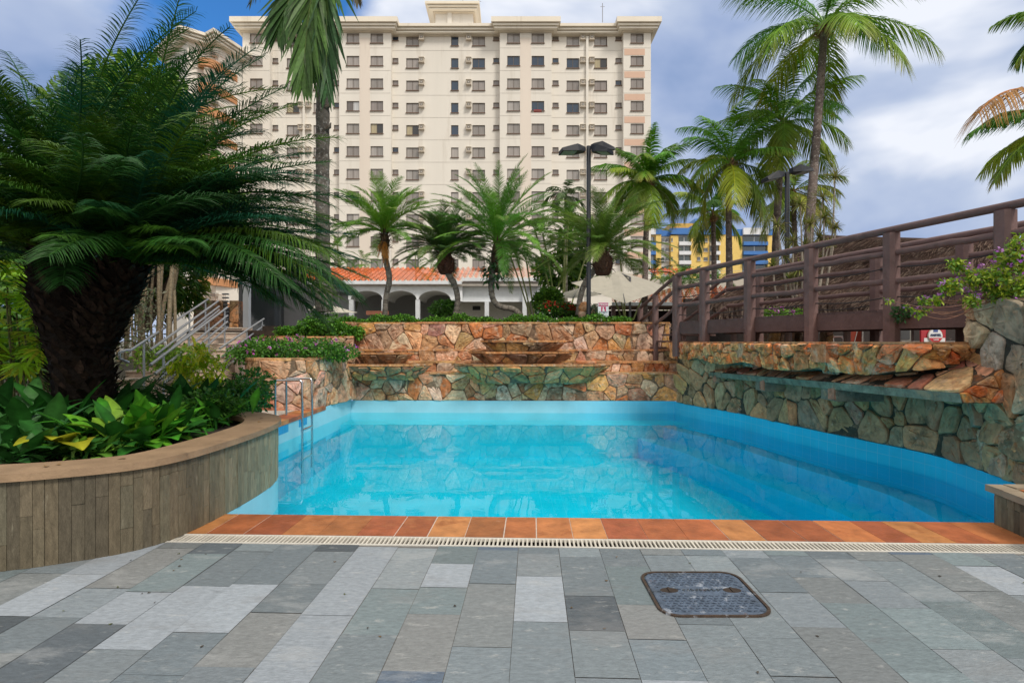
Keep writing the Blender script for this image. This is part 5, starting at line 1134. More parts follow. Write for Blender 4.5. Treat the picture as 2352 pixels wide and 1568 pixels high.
# ---- the great cycad in the left planter
cy = thing('cycad', P(175, 985, 6.3), 'huge dark green cycad with two thick trunks filling the left side', 'cycad')
def scaly(mb, pts, r, n=46):
    sp = smooth_path(pts, n); rr = np.interp(np.linspace(0, 1, len(r)), np.linspace(0, 1, len(r)), r); rr = np.interp(np.linspace(0, 1, n), np.linspace(0, 1, len(r)), r) * (1 + rp_.normal(0, .03, n)); mb.tube(sp, rr, 16, 0, (.010, .007, .005))
    for i in range(0, n):
        for k in range(13):
            a = k / 13 * 2 * math.pi + i * .37; q = sp[i] + np.array((math.cos(a), math.sin(a), 0)) * rr[i] * .97; blade(mb, q, math.degrees(a), U(20, 70), U(.10, .2), .085, U(-20, 30), np.array((.016, .010, .007)) * U(.5, 1.9), rp_, K=3, pet=.02, fold=.1)
mb = MB(); c1, c2 = P(140, 570, 7.0), P(290, 590, 6.7)
b0 = P(190, 985, 6.4); scaly(mb, [b0 + (0, 0, -.1), P(195, 860, 6.5), P(165, 720, 6.7), P(145, 640, 6.9), c1 + (0, 0, .05)], [.27, .29, .33, .36, .28])
scaly(mb, [P(215, 800, 6.5), P(245, 700, 6.6), P(285, 630, 6.7), c2], [.2, .25, .27, .22]); mb.build('trunk', M['bark'], cy, smooth=False)
CY = [(.022, .09, .010), (.012, .075, .02), (.036, .11, .008), (.016, .07, .012), (.06, .135, .008), (.010, .08, .04)]
gc = np.random.default_rng(31)
for c, nf, L0, nm in ((c1, 108, 3.15, 'crown'), (c2, 104, 2.75, 'crown')):
    mb = MB()
    for k in range(nf):
        u = ((k + gc.uniform(-.4, .4)) / nf); el = 87 - 82 * max(u, 0) ** .95 + gc.uniform(-6, 6); az = k * 137.5 + gc.uniform(-15, 15)
        if c is c2: az = (az % 360); az = az if not (100 < az < 230 and el < 50) else az - 150
        Ln = L0 * gc.uniform(.85, 1.12) * (1.0 if el < 60 else 1.05)
        # keep the fronds that would poke towards the lens short
        dr_ = gc.uniform(34, 66)
        if el < 30: dr_ = gc.uniform(18, 38)
        if el < 16 and abs((az + 180) % 360 - 180) < 32: dr_ += 12
        if 225 < az % 360 < 315: Ln *= .66
        frond(mb, c + gc.normal(0, .08, 3), az, el, Ln, dr_, 118, .37 * gc.uniform(.85, 1.1), .0155, (80, 42), 24, .5, CY[gc.integers(6)], None, gc, 3, .07, gc.uniform(-16, 16), .02, shape=.42)
    if c is c2:                                                      # the long fronds that sag towards the pool
        for k in range(15): frond(mb, c + gc.normal(0, .07, 3), gc.uniform(-48, 24), gc.uniform(0, 14), gc.uniform(2.55, 3.05), gc.uniform(38, 56), 118, .38, .0165, (80, 42), 20, .6, CY[gc.integers(6)], None, gc, 3, .07, gc.uniform(-10, 10), .02, 1.7, shape=.42)
    mb.build(nm, M['leafd'], cy)
mb = MB()
for a in range(0, 360, 24): blade(mb, c1 + (0, -.25, .05), a, U(45, 80), .35, .07, 20, (.30, .10, .03), rp_, K=4, pet=.05)
mb.build('cone', M['leaf'], cy)
# ---- tall royal palm in front of the hotel
tp0 = [P(745, 716, 15.8), P(742, 620, 15.8), P(741, 480, 15.8), P(741, 330, 15.8), P(742, 120, 15.8), P(752, -40, 15.8)]
rt_ = np.random.default_rng(5)
tpm = thing('tall_palm', tp0[0], 'tall palm with grey ringed trunk and drooping dark fronds left of centre', 'palm tree')
mb = MB(); sp = ringtrunk(mb, tp0, .205, .17, 110, (.12, .105, .09), .62, .085, 1.3, rt_)
for i in range(6): q = sp[60 + i * 7]; mb.tube([q + (.12, -.1, 0), q + (.24, -.14, .05), q + (.28, -.15, .16)], [.06, .05, .01], 6, 0, (.12, .10, .08))
mb.build('trunk', M['ring'], tpm, smooth=True)
mb = MB(); tt = np.linspace(0, 1, 8)[:, None]; mb.tube(P(750, 20, 15.8) * (1 - tt) + P(756, -60, 15.8) * tt, [.2, .24, .25, .24, .22, .2, .17, .14], 12, 0, (.14, .26, .04)); mb.build('crown_shaft', M['leaf'], tpm, smooth=True)
top = P(757, -42, 15.8); DG = [(.04, .10, .022), (.06, .125, .025), (.035, .09, .03), (.09, .13, .035)]
def drape(pts, n, ll0, lw, col, m_='leafd', nm='hanging_frond', sp=46):            # a frond hanging along a given rachis, its leaflets falling in a fan
    mb = MB(); p = smooth_path(pts, 24); T = nrm(np.gradient(p, axis=0)); s = np.linspace(.12, 1, n)
    for u in s:
        for sg in (-1, 1):
            q = np.array([np.interp(u, np.linspace(0, 1, 24), p[:, k]) for k in range(3)]); t_ = nrm(np.array([np.interp(u, np.linspace(0, 1, 24), T[:, k]) for k in range(3)])); side = nrm(np.cross(t_, (0, 1, 0)) + (0, rt_.normal(0, .35), 0)) * sg
            a = R(rt_.uniform(sp * .5, sp)) * (1.1 - .6 * u); d = nrm(t_ * math.cos(a) + side * math.sin(a) + (0, 0, -.35)); le = ll0 * (math.sin(math.pi * (.25 + .68 * u)) ** .6) * rt_.uniform(.8, 1.1)
            w = nrm(np.cross(d, (rt_.normal(0, .3), -1, rt_.normal(0, .3)))) * lw / 2; v = []
            for j, wd_ in zip((0, .3, .65, 1), (.5, 1, .8, .05)): c = q + d * le * j - np.array((0, 0, le * .22 * j * j)); v += [c - w * wd_, c + w * wd_]
            cc = np.array(col) * rt_.uniform(.65, 1.5); mb.add(v, [(0, 1, 3, 2), (2, 3, 5, 4), (4, 5, 7, 6)], 0, cc)
    mb.tube(p, np.linspace(.035, .008, 24), 6, 0, (.10, .15, .04), cap=False); mb.build(nm, M[m_], tpm)
Yt = 15.6
drape([P(752, -50, Yt), P(715, -75, Yt - .3), P(672, -20, Yt - .5), P(640, 60, Yt - .6)], 30, 1.5, .11, DG[0])
drape([P(756, -45, Yt), P(735, -70, Yt - .8), P(712, 0, Yt - 1.1), P(700, 120, Yt - 1.2), P(695, 175, Yt - 1.2)], 38, 1.5, .12, DG[1])
drape([P(760, -45, Yt), P(762, -80, Yt - .7), P(752, -10, Yt - 1.0), P(748, 110, Yt - 1.0), P(752, 200, Yt - 1)], 34, 1.3, .10, DG[2])
drape([P(765, -45, Yt), P(790, -70, Yt), P(812, -40, Yt), P(822, 0, Yt)], 16, .55, .05, (.12, .10, .05))
drape([P(745, -60, Yt), P(680, -110, Yt), P(610, -60, Yt), P(575, 5, Yt)], 22, .55, .03, (.04, .06, .03))
mb = MB()
for k in range(14): frond(mb, top, k * 137.5, 86 - k * 2.4, 3.2, 24, 40, .85, .06, (60, 30), 10, .5, DG[k % 4], None, rt_, 3, .12, 0, .03)
mb.build('crown', M['leafd'], tpm)
# ---- pygmy date palms on the terrace
PG = 'pygmy date palms on the terrace'
PH = [(.11, .30, .02), (.15, .35, .025), (.12, .30, .03), (.19, .38, .03)]
def ph(label, pts, Ln, nf, fib, seed, elr=(86, 4), cols=PH, tipc=(.32, .33, .10), **k):
    return palm('pygmy_palm', label, pts, .085, .10, None, int(nf * 1.35), Ln * 1.2, .36, .018, 92, cols, elr, (32, 70), tipc, group=PG, trunkmat='ring', tcol=(.23, .20, .17), ang=(62, 30), ldroop=.25, vee=20, ring=.07, fibre=fib, seed=seed, rach=.014, flare=1.1, amp=.12, **k)
Yp = 18.
ph('slender pygmy date palm with hanging orange flower stalks, leftmost by the arches', [P(884, 726, Yp), P(886, 680, Yp), P(897, 640, Yp), P(886, 600, Yp), P(880, 562, Yp), P(884, 535, Yp)], 1.62, 34, (.14, .55, (.10, .06, .035)), 41, skirt=9)
ph('pygmy date palm with bulbous brown head on an S-curved speckled trunk', [P(1046, 724, Yp), P(1053, 690, Yp), P(1046, 655, Yp), P(1030, 632, Yp), P(1022, 605, Yp), P(1024, 585, Yp)], 1.45, 42, (.29, .62, (.11, .05, .035)), 42, cols=[(.08, .17, .04), (.10, .19, .06), (.09, .21, .035)])
t = ph('largest pygmy date palm with fern-covered head and kinked trunk right of the arches', [P(1198, 726, Yp), P(1180, 708, Yp), P(1150, 706, Yp), P(1130, 690, Yp), P(1127, 640, Yp), P(1135, 600, Yp), P(1142, 560, Yp)], 2.25, 50, (.2, .9, (.10, .06, .04)), 43, elr=(87, -2), cols=[(.08, .25, .025), (.10, .28, .03), (.14, .33, .03)], head=1)
mb = MB(); c = P(1136, 625, Yp)
for _ in range(160): d = nrm(rp_.normal(0, 1, 3)); spikes_c = c + d * np.array((.34, .34, .4)) * .8; blade(mb, spikes_c, math.degrees(math.atan2(d[1], d[0])), U(-40, 50), U(.18, .36), U(.06, .12), U(20, 90), [(.03, .11, .03), (.05, .15, .05), (.10, .16, .09)][rp_.integers(3)], rp_, K=4)
mb.build('fern_clump', M['leaf'], t)
ph('pygmy date palm with a leaning pale trunk and thick brown head beside the lamp post', [P(1328, 724, Yp), P(1331, 690, Yp), P(1340, 655, Yp), P(1358, 630, Yp), P(1374, 605, Yp), P(1384, 580, Yp)], 2.0, 50, (.33, .72, (.12, .065, .045)), 44, cols=[(.10, .21, .03), (.14, .26, .03), (.17, .28, .04)])
# ---- coconut palms
CG = 'coconut palms behind the footbridge'
CC = [(.13, .33, .02), (.09, .27, .02), (.2, .38, .02), (.3, .41, .025), (.08, .24, .02)]
def coco(label, pts, Ln, nf, seed, r=(.17, .13), elr=(78, -38), lowtip=(.34, .25, .03), cols=CC, tip=(.25, .28, .04), **k):
    return palm('coconut_palm', label, pts, r[0], r[1], None, nf, Ln, Ln * .26, .046, 84, cols, elr, (42, 88), tip, lowtip, CG, 'ring', (.16, .125, .11), (66, 34), .6, 0, .16, (.22, .45, (.26, .17, .10)), seed, rach=.032, **k)
coco('tallest coconut palm with a leaning trunk reaching the top edge, right of the hotel', [P(1842, 740, 19), P(1858, 540, 19.4), P(1874, 330, 20), P(1886, 180, 20.5), P(1893, 62, 21)], 3.9, 19, 51, (.16, .125), elr=(72, -24))
coco('second tallest coconut palm just left of the tallest leaning trunk', [P(1774, 740, 24), P(1782, 560, 24), P(1790, 400, 24), P(1797, 285, 24)], 3.4, 21, 52, elr=(85, -45))
coco('middle coconut palm with yellow hanging fronds in front of the blue and yellow block', [P(1677, 740, 23), P(1675, 600, 23), P(1673, 480, 23), P(1676, 375, 23)], 2.9, 19, 53, (.14, .11), elr=(86, -42))
coco('coconut palm standing at the right corner of the hotel', [P(1480, 740, 23), P(1482, 620, 23), P(1485, 500, 23), P(1487, 418, 23)], 2.3, 24, 54, (.13, .10), elr=(84, -30))
coco('short coconut palm right in front of the yellow block, lower than its neighbours', [P(1641, 720, 29), P(1640, 600, 29), P(1638, 490, 29)], 2.5, 15, 55, (.15, .11), elr=(80, -30))
coco('small yellowish coconut palm behind the double lamp post', [P(1828, 720, 32), P(1826, 560, 32), P(1822, 440, 32)], 3.2, 20, 56, (.17, .12), elr=(80, -50), cols=[(.16, .24, .02), (.22, .27, .03), (.1, .2, .02)])
coco('coconut palm partly outside the right edge with a dry orange frond', [P(2500, 800, 12), P(2480, 600, 12.2), P(2455, 420, 12.5), P(2440, 290, 12.6)], 1.9, 10, 57, (.15, .12), elr=(60, -28))
t = [o for o in D.objects if o.name.startswith('coconut_palm')][-1]
mb = MB(); c = P(2440, 235, 12.4)
frond(mb, c, 190, 26, 2.4, 80, 60, .85, .035, (70, 45), 0, .8, (.48, .22, .05), (.5, .3, .08), rp_, 3, .15, 0, .025); mb.build('dry_frond', M['leaf'], t)
coco('taller coconut palm at the right edge showing only frond tips', [P(2560, 800, 13), P(2500, 300, 13.4), P(2480, 40, 13.6)], 1.7, 12, 58, (.16, .13), elr=(60, -40))
# ---- slim palms and arecas behind the lamp post
palm('slim_palm', 'thin dull-leaved palm rising above the areca clump before the hotel', [P(1300, 720, 24), P(1300, 560, 24), P(1299, 450, 24)], .07, .06, None, 13, 1.15, .34, .05, 26, [(.06, .11, .03), (.09, .14, .05)], (70, -30), (70, 110), None, tcol=(.3, .28, .22), seed=61, ring=.2, rach=.014)
def areca(name, label, base, n, h, Ln, cols, seed, spread=.5, ll_=.34, group=None, lw=.035, nfr=7):
    g = np.random.default_rng(seed); t = thing(name, base, label, 'palm clump', group); st_ = MB(); cr_ = MB()
    for k in range(n):
        a = g.uniform(0, 6.28); b = np.array(base) + (math.cos(a) * spread * .3, math.sin(a) * spread * .3, 0); tp_ = b + np.array((math.cos(a) * spread, math.sin(a) * spread, h * g.uniform(.6, 1.05)))
        st_.tube(smooth_path([b, (b + tp_) / 2 + (0, 0, .1), tp_], 10), .035, 6, 0, (.22, .25, .10))
        for j in range(nfr): frond(cr_, tp_, j * 137.5 + k * 40, g.uniform(15, 80), Ln * g.uniform(.8, 1.1), g.uniform(50, 100), 30, ll_, lw, (62, 30), 22, .35, cols[g.integers(len(cols))], None, g, 3, .12, 0, .012)
    st_.build('stems', M['bark'], t); cr_.build('crown', M['leaf'], t); return t
BG = [(.10, .26, .02), (.15, .30, .03), (.08, .2, .02)]
areca('areca_palm', 'bright green areca palm clump left of the lamp post in front of the hotel', P(1290, 730, 23), 5, 3.6, 1.6, BG, 62, 1.1)
areca('areca_palm', 'areca palm clump with orange-tinged stems between the two biggest pygmy palms', P(1232, 730, 24), 4, 2.4, 1.3, [(.09, .2, .02), (.14, .22, .04)], 63, .9)
areca('areca_palm', 'dark areca palm clump just right of the lamp post below the coconut crown', P(1440, 735, 25), 4, 2.4, 1.5, [(.06, .14, .02), (.09, .17, .02)], 64, .9)
for x, y, Y, lab, s_ in ((800, 645, 31, 'small fan of palm leaves poking over the tiled roof left end', 64), (955, 640, 33.5, 'small palm tuft over the tiled roof behind the S-curved palm', 65), (1540, 660, 34, 'low areca palm by the boundary wall under the yellow block', 66), (1600, 690, 34, 'second low areca palm near the distant small lamp', 67)):
    areca('areca_palm', lab, P(x, 740, Y + 9 if x < 1000 else Y), 5, 5.2 if x < 1000 else 2.6, 1.5, BG, s_, .9, nfr=6)
# ---- dragon trees beside the bridge
dr = thing('dracaena_clump', P(1860, 720, 16), 'spiky yellow-green dracaena clump with pompom heads behind the footbridge', 'plant'); st_ = MB(); cr_ = MB(); DC = [(.16, .18, .04), (.22, .22, .07), (.12, .16, .03), (.28, .25, .10)]
for x, y, r in ((1918, 408, .36), (1890, 455, .42), (1893, 500, .40), (1921, 522, .2), (1785, 517, .36), (1838, 470, .34), (1862, 515, .34), (1822, 555, .32), (1850, 565, .34), (1800, 590, .32), (1882, 545, .3), (1835, 620, .34), (1875, 600, .32), (1905, 560, .2), (1775, 610, .3), (1812, 640, .3)):
    c = P(x, y, 16 + U(-.5, .5)); b = P(1845 + (x - 1845) * .55, 740, 16); st_.tube(smooth_path([b, (b + c) / 2 + (U(-.15, .15), 0, 0), c], 12), np.linspace(.035, .018, 12), 6, 0, (.33, .29, .24)); spikes(cr_, c, 60, r * 1.15, .024, DC, rp_, minz=-.55)
st_.build('stems', M['bark'], dr); cr_.build('crown', M['leaf'], dr)
# ---- trees standing behind the cycad on the left
def bush(name, label, n, lobes, size, cols, base, cat='shrub', group=None, stems=5, asp=.55, fl=None, stemcol=(.10, .07, .05), rng=rp_, shell=.45, mt='leaf', part='foliage', stemr=.02):
    t = thing(name, base, label, cat, group); tot = sum(l[3] for l in lobes); mb = MB()
    cen = np.mean([l[0] for l in lobes], 0)
    for c, r, _, wgt in lobes: leafcloud(mb, blob(int(n * wgt / tot), c, np.broadcast_to(r, 3), rng, shell), size, cols, rng, asp, out=c)
    mb.build(part, M[mt], t)
    if stems:
        mb = MB()
        for k in range(stems): l = lobes[k % len(lobes)]; q = np.array(l[0]) + rng.normal(0, .3, 3) * np.broadcast_to(l[1], 3); b = np.array(base) + (rng.normal(0, .05), rng.normal(0, .05), 0); mb.tube(smooth_path([b, b * .5 + q * .5 + (0, 0, .05), q], 8), np.linspace(stemr, stemr * .4, 8), 6, 0, stemcol)
        mb.build('trunk' if stemr > .05 else 'stem', M['bark'], t)
    if fl:
        k, sz, fc, lift_ = fl; mb = MB()
        for _ in range(k):
            l = lobes[rng.integers(len(lobes))]; d = nrm(rng.normal(0, 1, 3) + (0, -.5, .9)); q = np.array(l[0]) + d * np.broadcast_to(l[1], 3) * (1.02 + lift_); leafcloud(mb, q + rng.normal(0, sz * .4, (9, 3)), sz, fc, rng, .8, up=1)
        mb.build('flowers', M['leaf'], t, kind='stuff')
    return t
TG = [(.10, .24, .02), (.16, .30, .025), (.06, .16, .02), (.2, .32, .04)]
bush('broadleaf_tree', 'bright yellow-green broadleaf tree showing behind the upper right of the cycad', 9000, [(P(320, 225, 17), (1.5, 1.4, 1.2), 0, 3), (P(385, 390, 16), (1.3, 1.3, 1.5), 0, 3), (P(220, 290, 17), (1.7, 1.4, 1.5), 0, 2), (P(455, 450, 16), (1.2, 1.2, 1.0), 0, 2)], .24, TG, P(330, 760, 16.5), 'tree', stems=7, stemr=.12, shell=.3)
bush('broadleaf_tree', 'shaded broadleaf tree filling the gap behind the cycad crowns at left', 10000, [(P(60, 450, 15), (2.2, 1.6, 1.6), 0, 3), (P(250, 480, 15), (2.2, 1.6, 1.8), 0, 3), (P(430, 520, 15), (1.6, 1.4, 1.2), 0, 2), (P(60, 560, 14), (1.8, 1.2, 1.2), 0, 2)], .22, [(.03, .10, .02), (.05, .15, .02), (.02, .07, .02)], P(200, 800, 14.5), 'tree', stems=7, stemr=.10, shell=.2)
# lady palms, far left
def fan(mb, c, az, tilt, r, n, w, col, g):
    ax = np.array((math.cos(R(az)), math.sin(R(az)), 0)); sd = np.array((-ax[1], ax[0], 0)); up = np.array((0, 0, 1)); f_ = nrm(ax * math.cos(R(tilt)) + up * math.sin(R(tilt)))
    for k in range(n):
        a = R(-95 + 190 * k / (n - 1)) + g.normal(0, .06); d = nrm(f_ * math.cos(a) + sd * math.sin(a)); le = r * (1 - .25 * abs(a) / 1.7) * g.uniform(.85, 1.1); nn_ = nrm(np.cross(d, np.cross(f_, sd))); v = []
        for j, wd_ in zip((0, .3, .7, 1), (.3, 1, .85, .2)): q = c + d * le * j - up * (.25 * le * j * j); v += [q - nn_ * w * wd_ / 2, q + nn_ * w * wd_ / 2]
        mb.add(v, [(0, 1, 3, 2), (2, 3, 5, 4), (4, 5, 7, 6)], 0, np.array(col) * g.uniform(.7, 1.35))
lp_ = thing('lady_palm', P(60, 860, 9), 'bright lime green lady palm with finger leaves at the far left', 'palm clump'); mb = MB(); st_ = MB(); gl_ = np.random.default_rng(71)
for k in range(120):
    x = gl_.uniform(-60, 150); y = gl_.uniform(600, 850) ; c = P(x, y, gl_.uniform(8.4, 9.6)); fan(mb, c, gl_.uniform(190, 350), gl_.uniform(-35, 35), gl_.uniform(.3, .46), 9, .052, [(.26, .50, .02), (.36, .58, .025), (.17, .38, .02), (.46, .50, .04)][gl_.integers(4)], gl_)
    if k % 5 == 0: st_.tube([(c[0], c[1] + .1, .5), (c[0] + .03, c[1] + .05, (c[2] + .5) / 2), c], .014, 5, 0, (.14, .14, .06))
mb.build('fronds', M['leaf'], lp_); st_.build('stems', M['bark'], lp_)
# bare bamboo-like stems and grey shrub between trunk and rail
bs_ = thing('bamboo_clump', P(330, 800, 11.5), 'cluster of pale bare bamboo stems behind the curled handrail', 'plant'); st_ = MB(); lf = MB()
for k in range(22):
    x = U(262, 405); b = P(x, 830, 11.6 + U(0, 1.5)); st_.tube(smooth_path([b, b + (U(-.1, .1), 0, 1.0), b + (U(-.25, .35), 0, 2.3)], 8), U(.018, .04), 6, 0, np.array((.22, .17, .11)) * U(.6, 1.5))
leafcloud(lf, np.stack([XX(U(250, 340, 900), 11.4), U(11.2, 12.2, 900), U(1.1, 2.7, 900)], -1), .10, [(.16, .17, .11), (.2, .2, .14), (.10, .13, .05)], rp_, .4); leafcloud(lf, np.stack([XX(U(300, 430, 900), 11.2), U(11.1, 12, 900), U(1.0, 1.5, 900)], -1), .10, [(.14, .28, .02), (.22, .36, .03)], rp_, .5)
st_.build('stems', M['bark'], bs_); lf.build('foliage', M['leaf'], bs_)
bush('leafy_shrub', 'tall dark strap-leaved shrub against the stair wall behind the cycad', 2600, [(P(400, 640, 18), (1.0, .6, 1.1), 0, 2), (P(340, 640, 17), (.9, .6, .9), 0, 2)], .34, [(.05, .15, .02), (.08, .2, .02), (.2, .26, .03)], P(390, 760, 17.5), asp=.22)
bush('leafy_shrub', 'dark dense shrub closing the view at the far left behind the lady palm', 7000, [(P(10, 700, 12), (1.5, .8, 1.2), 0, 3), (P(-60, 560, 12.5), (1.5, .8, 1.2), 0, 2), (P(110, 800, 11.5), (1.2, .7, .8), 0, 2), (P(-160, 760, 11.5), (1.6, .8, 1.0), 0, 2)], .2, [(.03, .10, .015), (.05, .15, .02), (.08, .2, .02)], P(40, 900, 12), shell=.2)
# ---- planter plants
def broad(name, label, base, n, Ln, wd_, cols, seed, spread=.12, elr=(80, 15), bend=(20, 80), mt='leafd', tipc=None, group=None, pet=.35, cat='plant'):
    g = np.random.default_rng(seed); mb = MB(); n = int(n * 2.3); Ln *= .92; wd_ *= .68
    for k in range(n):
        u = k / n; a = k * 137.5 + g.uniform(-25, 25); blade(mb, np.array(base) + (g.normal(0, spread), g.normal(0, spread), 0), a, elr[0] + (elr[1] - elr[0]) * u + g.uniform(-12, 12), Ln * g.uniform(.7, 1.15), wd_ * g.uniform(.75, 1.2), g.uniform(*bend), cols[g.integers(len(cols))], g, K=11, pet=pet, fold=.22)
    return mb.build(name, M[mt], origin=base, smooth=True, label=label, cat=cat, group=group)
PLG = 'broad-leaved plants in the planter'
LG = [(.035, .17, .012), (.06, .22, .015), (.022, .11, .015), (.10, .29, .02), (.16, .30, .025)]
LD = [(.015, .07, .012), (.02, .09, .015), (.03, .11, .02)]
S = .57
def soilpt(x, y):                                                    # point of the planter soil seen at a pixel
    Y = (EYE - S) * F / (y - 784); return np.array((XX(x, Y), Y, S))
broad('broadleaf_plant', 'large fresh green broad-leaved plant in the middle of the planter near the cap', soilpt(300, 1030), 34, .62, .24, LG, 81, .16, group=PLG)
broad('broadleaf_plant', 'fresh green broad-leaved plant right of the largest one in the planter', soilpt(385, 1012), 26, .52, .2, LG, 82, .14, group=PLG)
broad('broadleaf_plant', 'broad-leaved plant with small pale rosette leaves close to the planter cap', soilpt(215, 1048), 22, .30, .11, [(.10, .24, .03), (.14, .28, .04)], 83, .08, group=PLG)
broad('broadleaf_plant', 'dark large-leaved plant at the extreme left of the planter', soilpt(20, 1040), 26, .65, .22, LD + [LG[2]], 84, .2, group=PLG)
broad('broadleaf_plant', 'dark glossy large-leaved plant left of the cycad trunk', soilpt(95, 1005), 34, .75, .22, LD + [LG[2]], 85, .25, group=PLG)
t = broad('broadleaf_plant', 'plant with one big yellow torn leaf near the left planter cap', soilpt(130, 1052), 9, .5, .22, LD, 86, .12, group=PLG)
mb = MB(); 
for a, e in ((200, 30), (235, 35), (260, 22)): blade(mb, soilpt(130, 1050) + (.1, 0, .1), a + 60, e, .48, .26, 45, (.30, .30, .02), rp_, K=9, pet=.2)
mb.build('yellow_leaf', M['leaf'], t)
broad('broadleaf_plant', 'dark upright plant behind the middle of the planter', soilpt(215, 980), 30, .8, .24, LD, 87, .3, group=PLG)
broad('broadleaf_plant', 'dark broad-leaved plant below the handrails', soilpt(430, 955), 34, .7, .2, LD + [LG[0]], 88, .2, group=PLG)
broad('broadleaf_plant', 'mid green plant with a single upright pale leaf near the right planter end', soilpt(440, 985), 24, .5, .16, LG[:3], 89, .2, group=PLG)
broad('broadleaf_plant', 'low dark leafy plant filling the soil behind the cap at left', soilpt(60, 1060), 26, .4, .17, LD, 90, .25, group=PLG)
broad('broadleaf_plant', 'dense dark plant between cycad trunk and fresh green plant', soilpt(270, 990), 30, .6, .22, LD + [LG[2]], 91, .3, group=PLG)
fn = thing('fern', soilpt(190, 930), 'dark feathery young cycad fronds at the foot of the big trunk', 'fern'); mb = MB()
for c, k in ((soilpt(205, 960), 12), (soilpt(330, 940), 14), (soilpt(420, 935), 10)):
    for j in range(k): frond(mb, c + (0, 0, .05), j * 137.5, U(25, 75), U(.7, 1.1), U(50, 95), 30, .2, .014, (75, 40), 20, .3, CY[j % 6], None, rp_, 2, .1, 0, .01)
mb.build('fronds', M['leafd'], fn)
bush('leafy_shrub', 'bushy small-leaved green shrub at the right tip of the planter', 3600, [(soilpt(545, 945) + (0, 0, .22), (.42, .5, .26), 0, 2), (soilpt(480, 975) + (0, 0, .2), (.40, .35, .22), 0, 2), (soilpt(560, 930) + (.05, .2, .3), (.35, .4, .3), 0, 1)], .075, [(.03, .12, .015), (.05, .17, .02), (.08, .22, .02)], soilpt(530, 955))
bush('flowering_shrub', 'loose dark shrub with a few purple flowers in front of the pinkish bed wall', 2600, [(P(525, 930, 8.5), (.42, .4, .26), 0, 3), (P(580, 915, 8.7), (.28, .3, .24), 0, 1), (P(470, 925, 8.8), (.35, .35, .25), 0, 2)], .075, [(.015, .07, .015), (.03, .11, .02), (.04, .14, .02)], P(520, 965, 8.6), fl=(5, .03, [(.35, .08, .45)], .0))
cr = thing('croton', P(505, 960, 9.2), 'yellow-green croton bush standing before the stone stairs', 'shrub'); mb = MB(); gq = np.random.default_rng(92)
for x, y in ((480, 830), (505, 805), (515, 840), (535, 830), (470, 860), (500, 870), (530, 865), (550, 850), (490, 845), (520, 815), (455, 845), (540, 880), (510, 895), (480, 890)):
    c = P(x, y, 9.2 + gq.uniform(-.25, .25))
    for j in range(30): blade(mb, c - (0, .65, 0) + gq.normal(0, .05, 3), gq.uniform(0, 360), gq.uniform(-25, 75), gq.uniform(.16, .27), .042, gq.uniform(20, 80), [(.62, .66, .04), (.70, .66, .08), (.42, .56, .03), (.26, .42, .02)][gq.integers(4)], gq, K=4, pet=.08)
mb.build('foliage', M['leaf'], cr); mb = MB()
for k in range(8): q = P(U(465, 545), U(830, 880), 9.2); b = P(505, 965, 9.2); mb.tube(smooth_path([b, b * .4 + q * .6, q], 6), .012, 5, 0, (.14, .1, .07))
mb.build('stem', M['bark'], cr)
# ---- flower bed and hedges
MG = [(.05, .17, .02), (.08, .24, .02), (.12, .28, .03), (.04, .12, .015)]
g_ = [(P(x, 803 + d, 13.4 + j), (.55, .6, .24), 0, 1) for x, d, j in ((590, 2, 0), (640, 0, .3), (690, 2, 0), (740, 4, 0), (770, 6, .3), (610, -8, 1), (680, -10, 1.2), (740, -6, 1.2), (575, 8, -.2))]
bush('flower_bed', 'bed of small pink-purple flowers and green leaves above the pinkish wall', 7500, g_, .085, MG, P(680, 815, 13.4), 'flower bed', fl=(60, .042, [(.5, .12, .55), (.62, .25, .62), (.6, .08, .4)], .05), stems=9, stemr=.008)
def hedge(name, label, n, x0, x1, y0, y1, z0, z1, size, cols, seed, slope=0.):
    g = np.random.default_rng(seed); u = g.random(n); p = np.stack([x0 + (x1 - x0) * u, y0 + (y1 - y0) * g.random(n), np.zeros(n)], -1); top = z1 + .06 * np.sin(p[:, 0] * 3.1) + .05 * np.sin(p[:, 0] * 7.7 + 1) + slope * (u - .5); p[:, 2] = z0 + (top - z0) * g.random(n) ** .55
    mb = MB(); leafcloud(mb, p, size, cols, g, .6, up=.5); t = thing(name, ((x0 + x1) / 2, (y0 + y1) / 2, z0), label, 'hedge'); mb.build('foliage', M['leaf'], t)
    return t
HG = [(.06, .20, .015), (.10, .27, .02), (.13, .32, .025), (.04, .13, .012)]
hedge('low_hedge', 'bright low clipped hedge running along the top of the cascade wall', 12000, XX(775, 16.9), XX(1450, 16.9), 16.72, 17.35, 2.0, 2.33, .075, HG, 101)
hedge('low_hedge', 'sloping patch of green ground hedge between palm trunk and flower bed', 6500, XX(640, 16), XX(826, 16), 15.72, 16.6, 1.65, 2.04, .085, HG, 102, .1)
bush('low_bush', 'green bush at the foot of the tall palm trunk', 1800, [(P(745, 738, 16), (.55, .5, .28), 0, 1), (P(715, 750, 15.9), (.4, .4, .25), 0, 1)], .08, HG, P(740, 760, 16))
bush('low_bush', 'small rounded bush among the arches behind the S-curved palm trunk', 1200, [(P(1015, 708, 19), (.42, .4, .25), 0, 1), (P(1035, 705, 19.2), (.22, .3, .22), 0, 1)], .13, [(.08, .22, .03), (.12, .28, .04)], P(1015, 730, 19))
bush('red_flower_bush', 'rounded green bush covered with red flower heads left of the lamp post', 3600, [(P(1262, 712, 18.2), (.44, .4, .26), 0, 2), (P(1298, 712, 18.6), (.44, .4, .26), 0, 2), (P(1325, 716, 18.4), (.3, .3, .22), 0, 1)], .085, [(.03, .10, .015), (.05, .15, .02), (.09, .22, .02)], P(1290, 735, 18.3), fl=(60, .06, [(.55, .02, .012), (.6, .06, .03)], -.05))
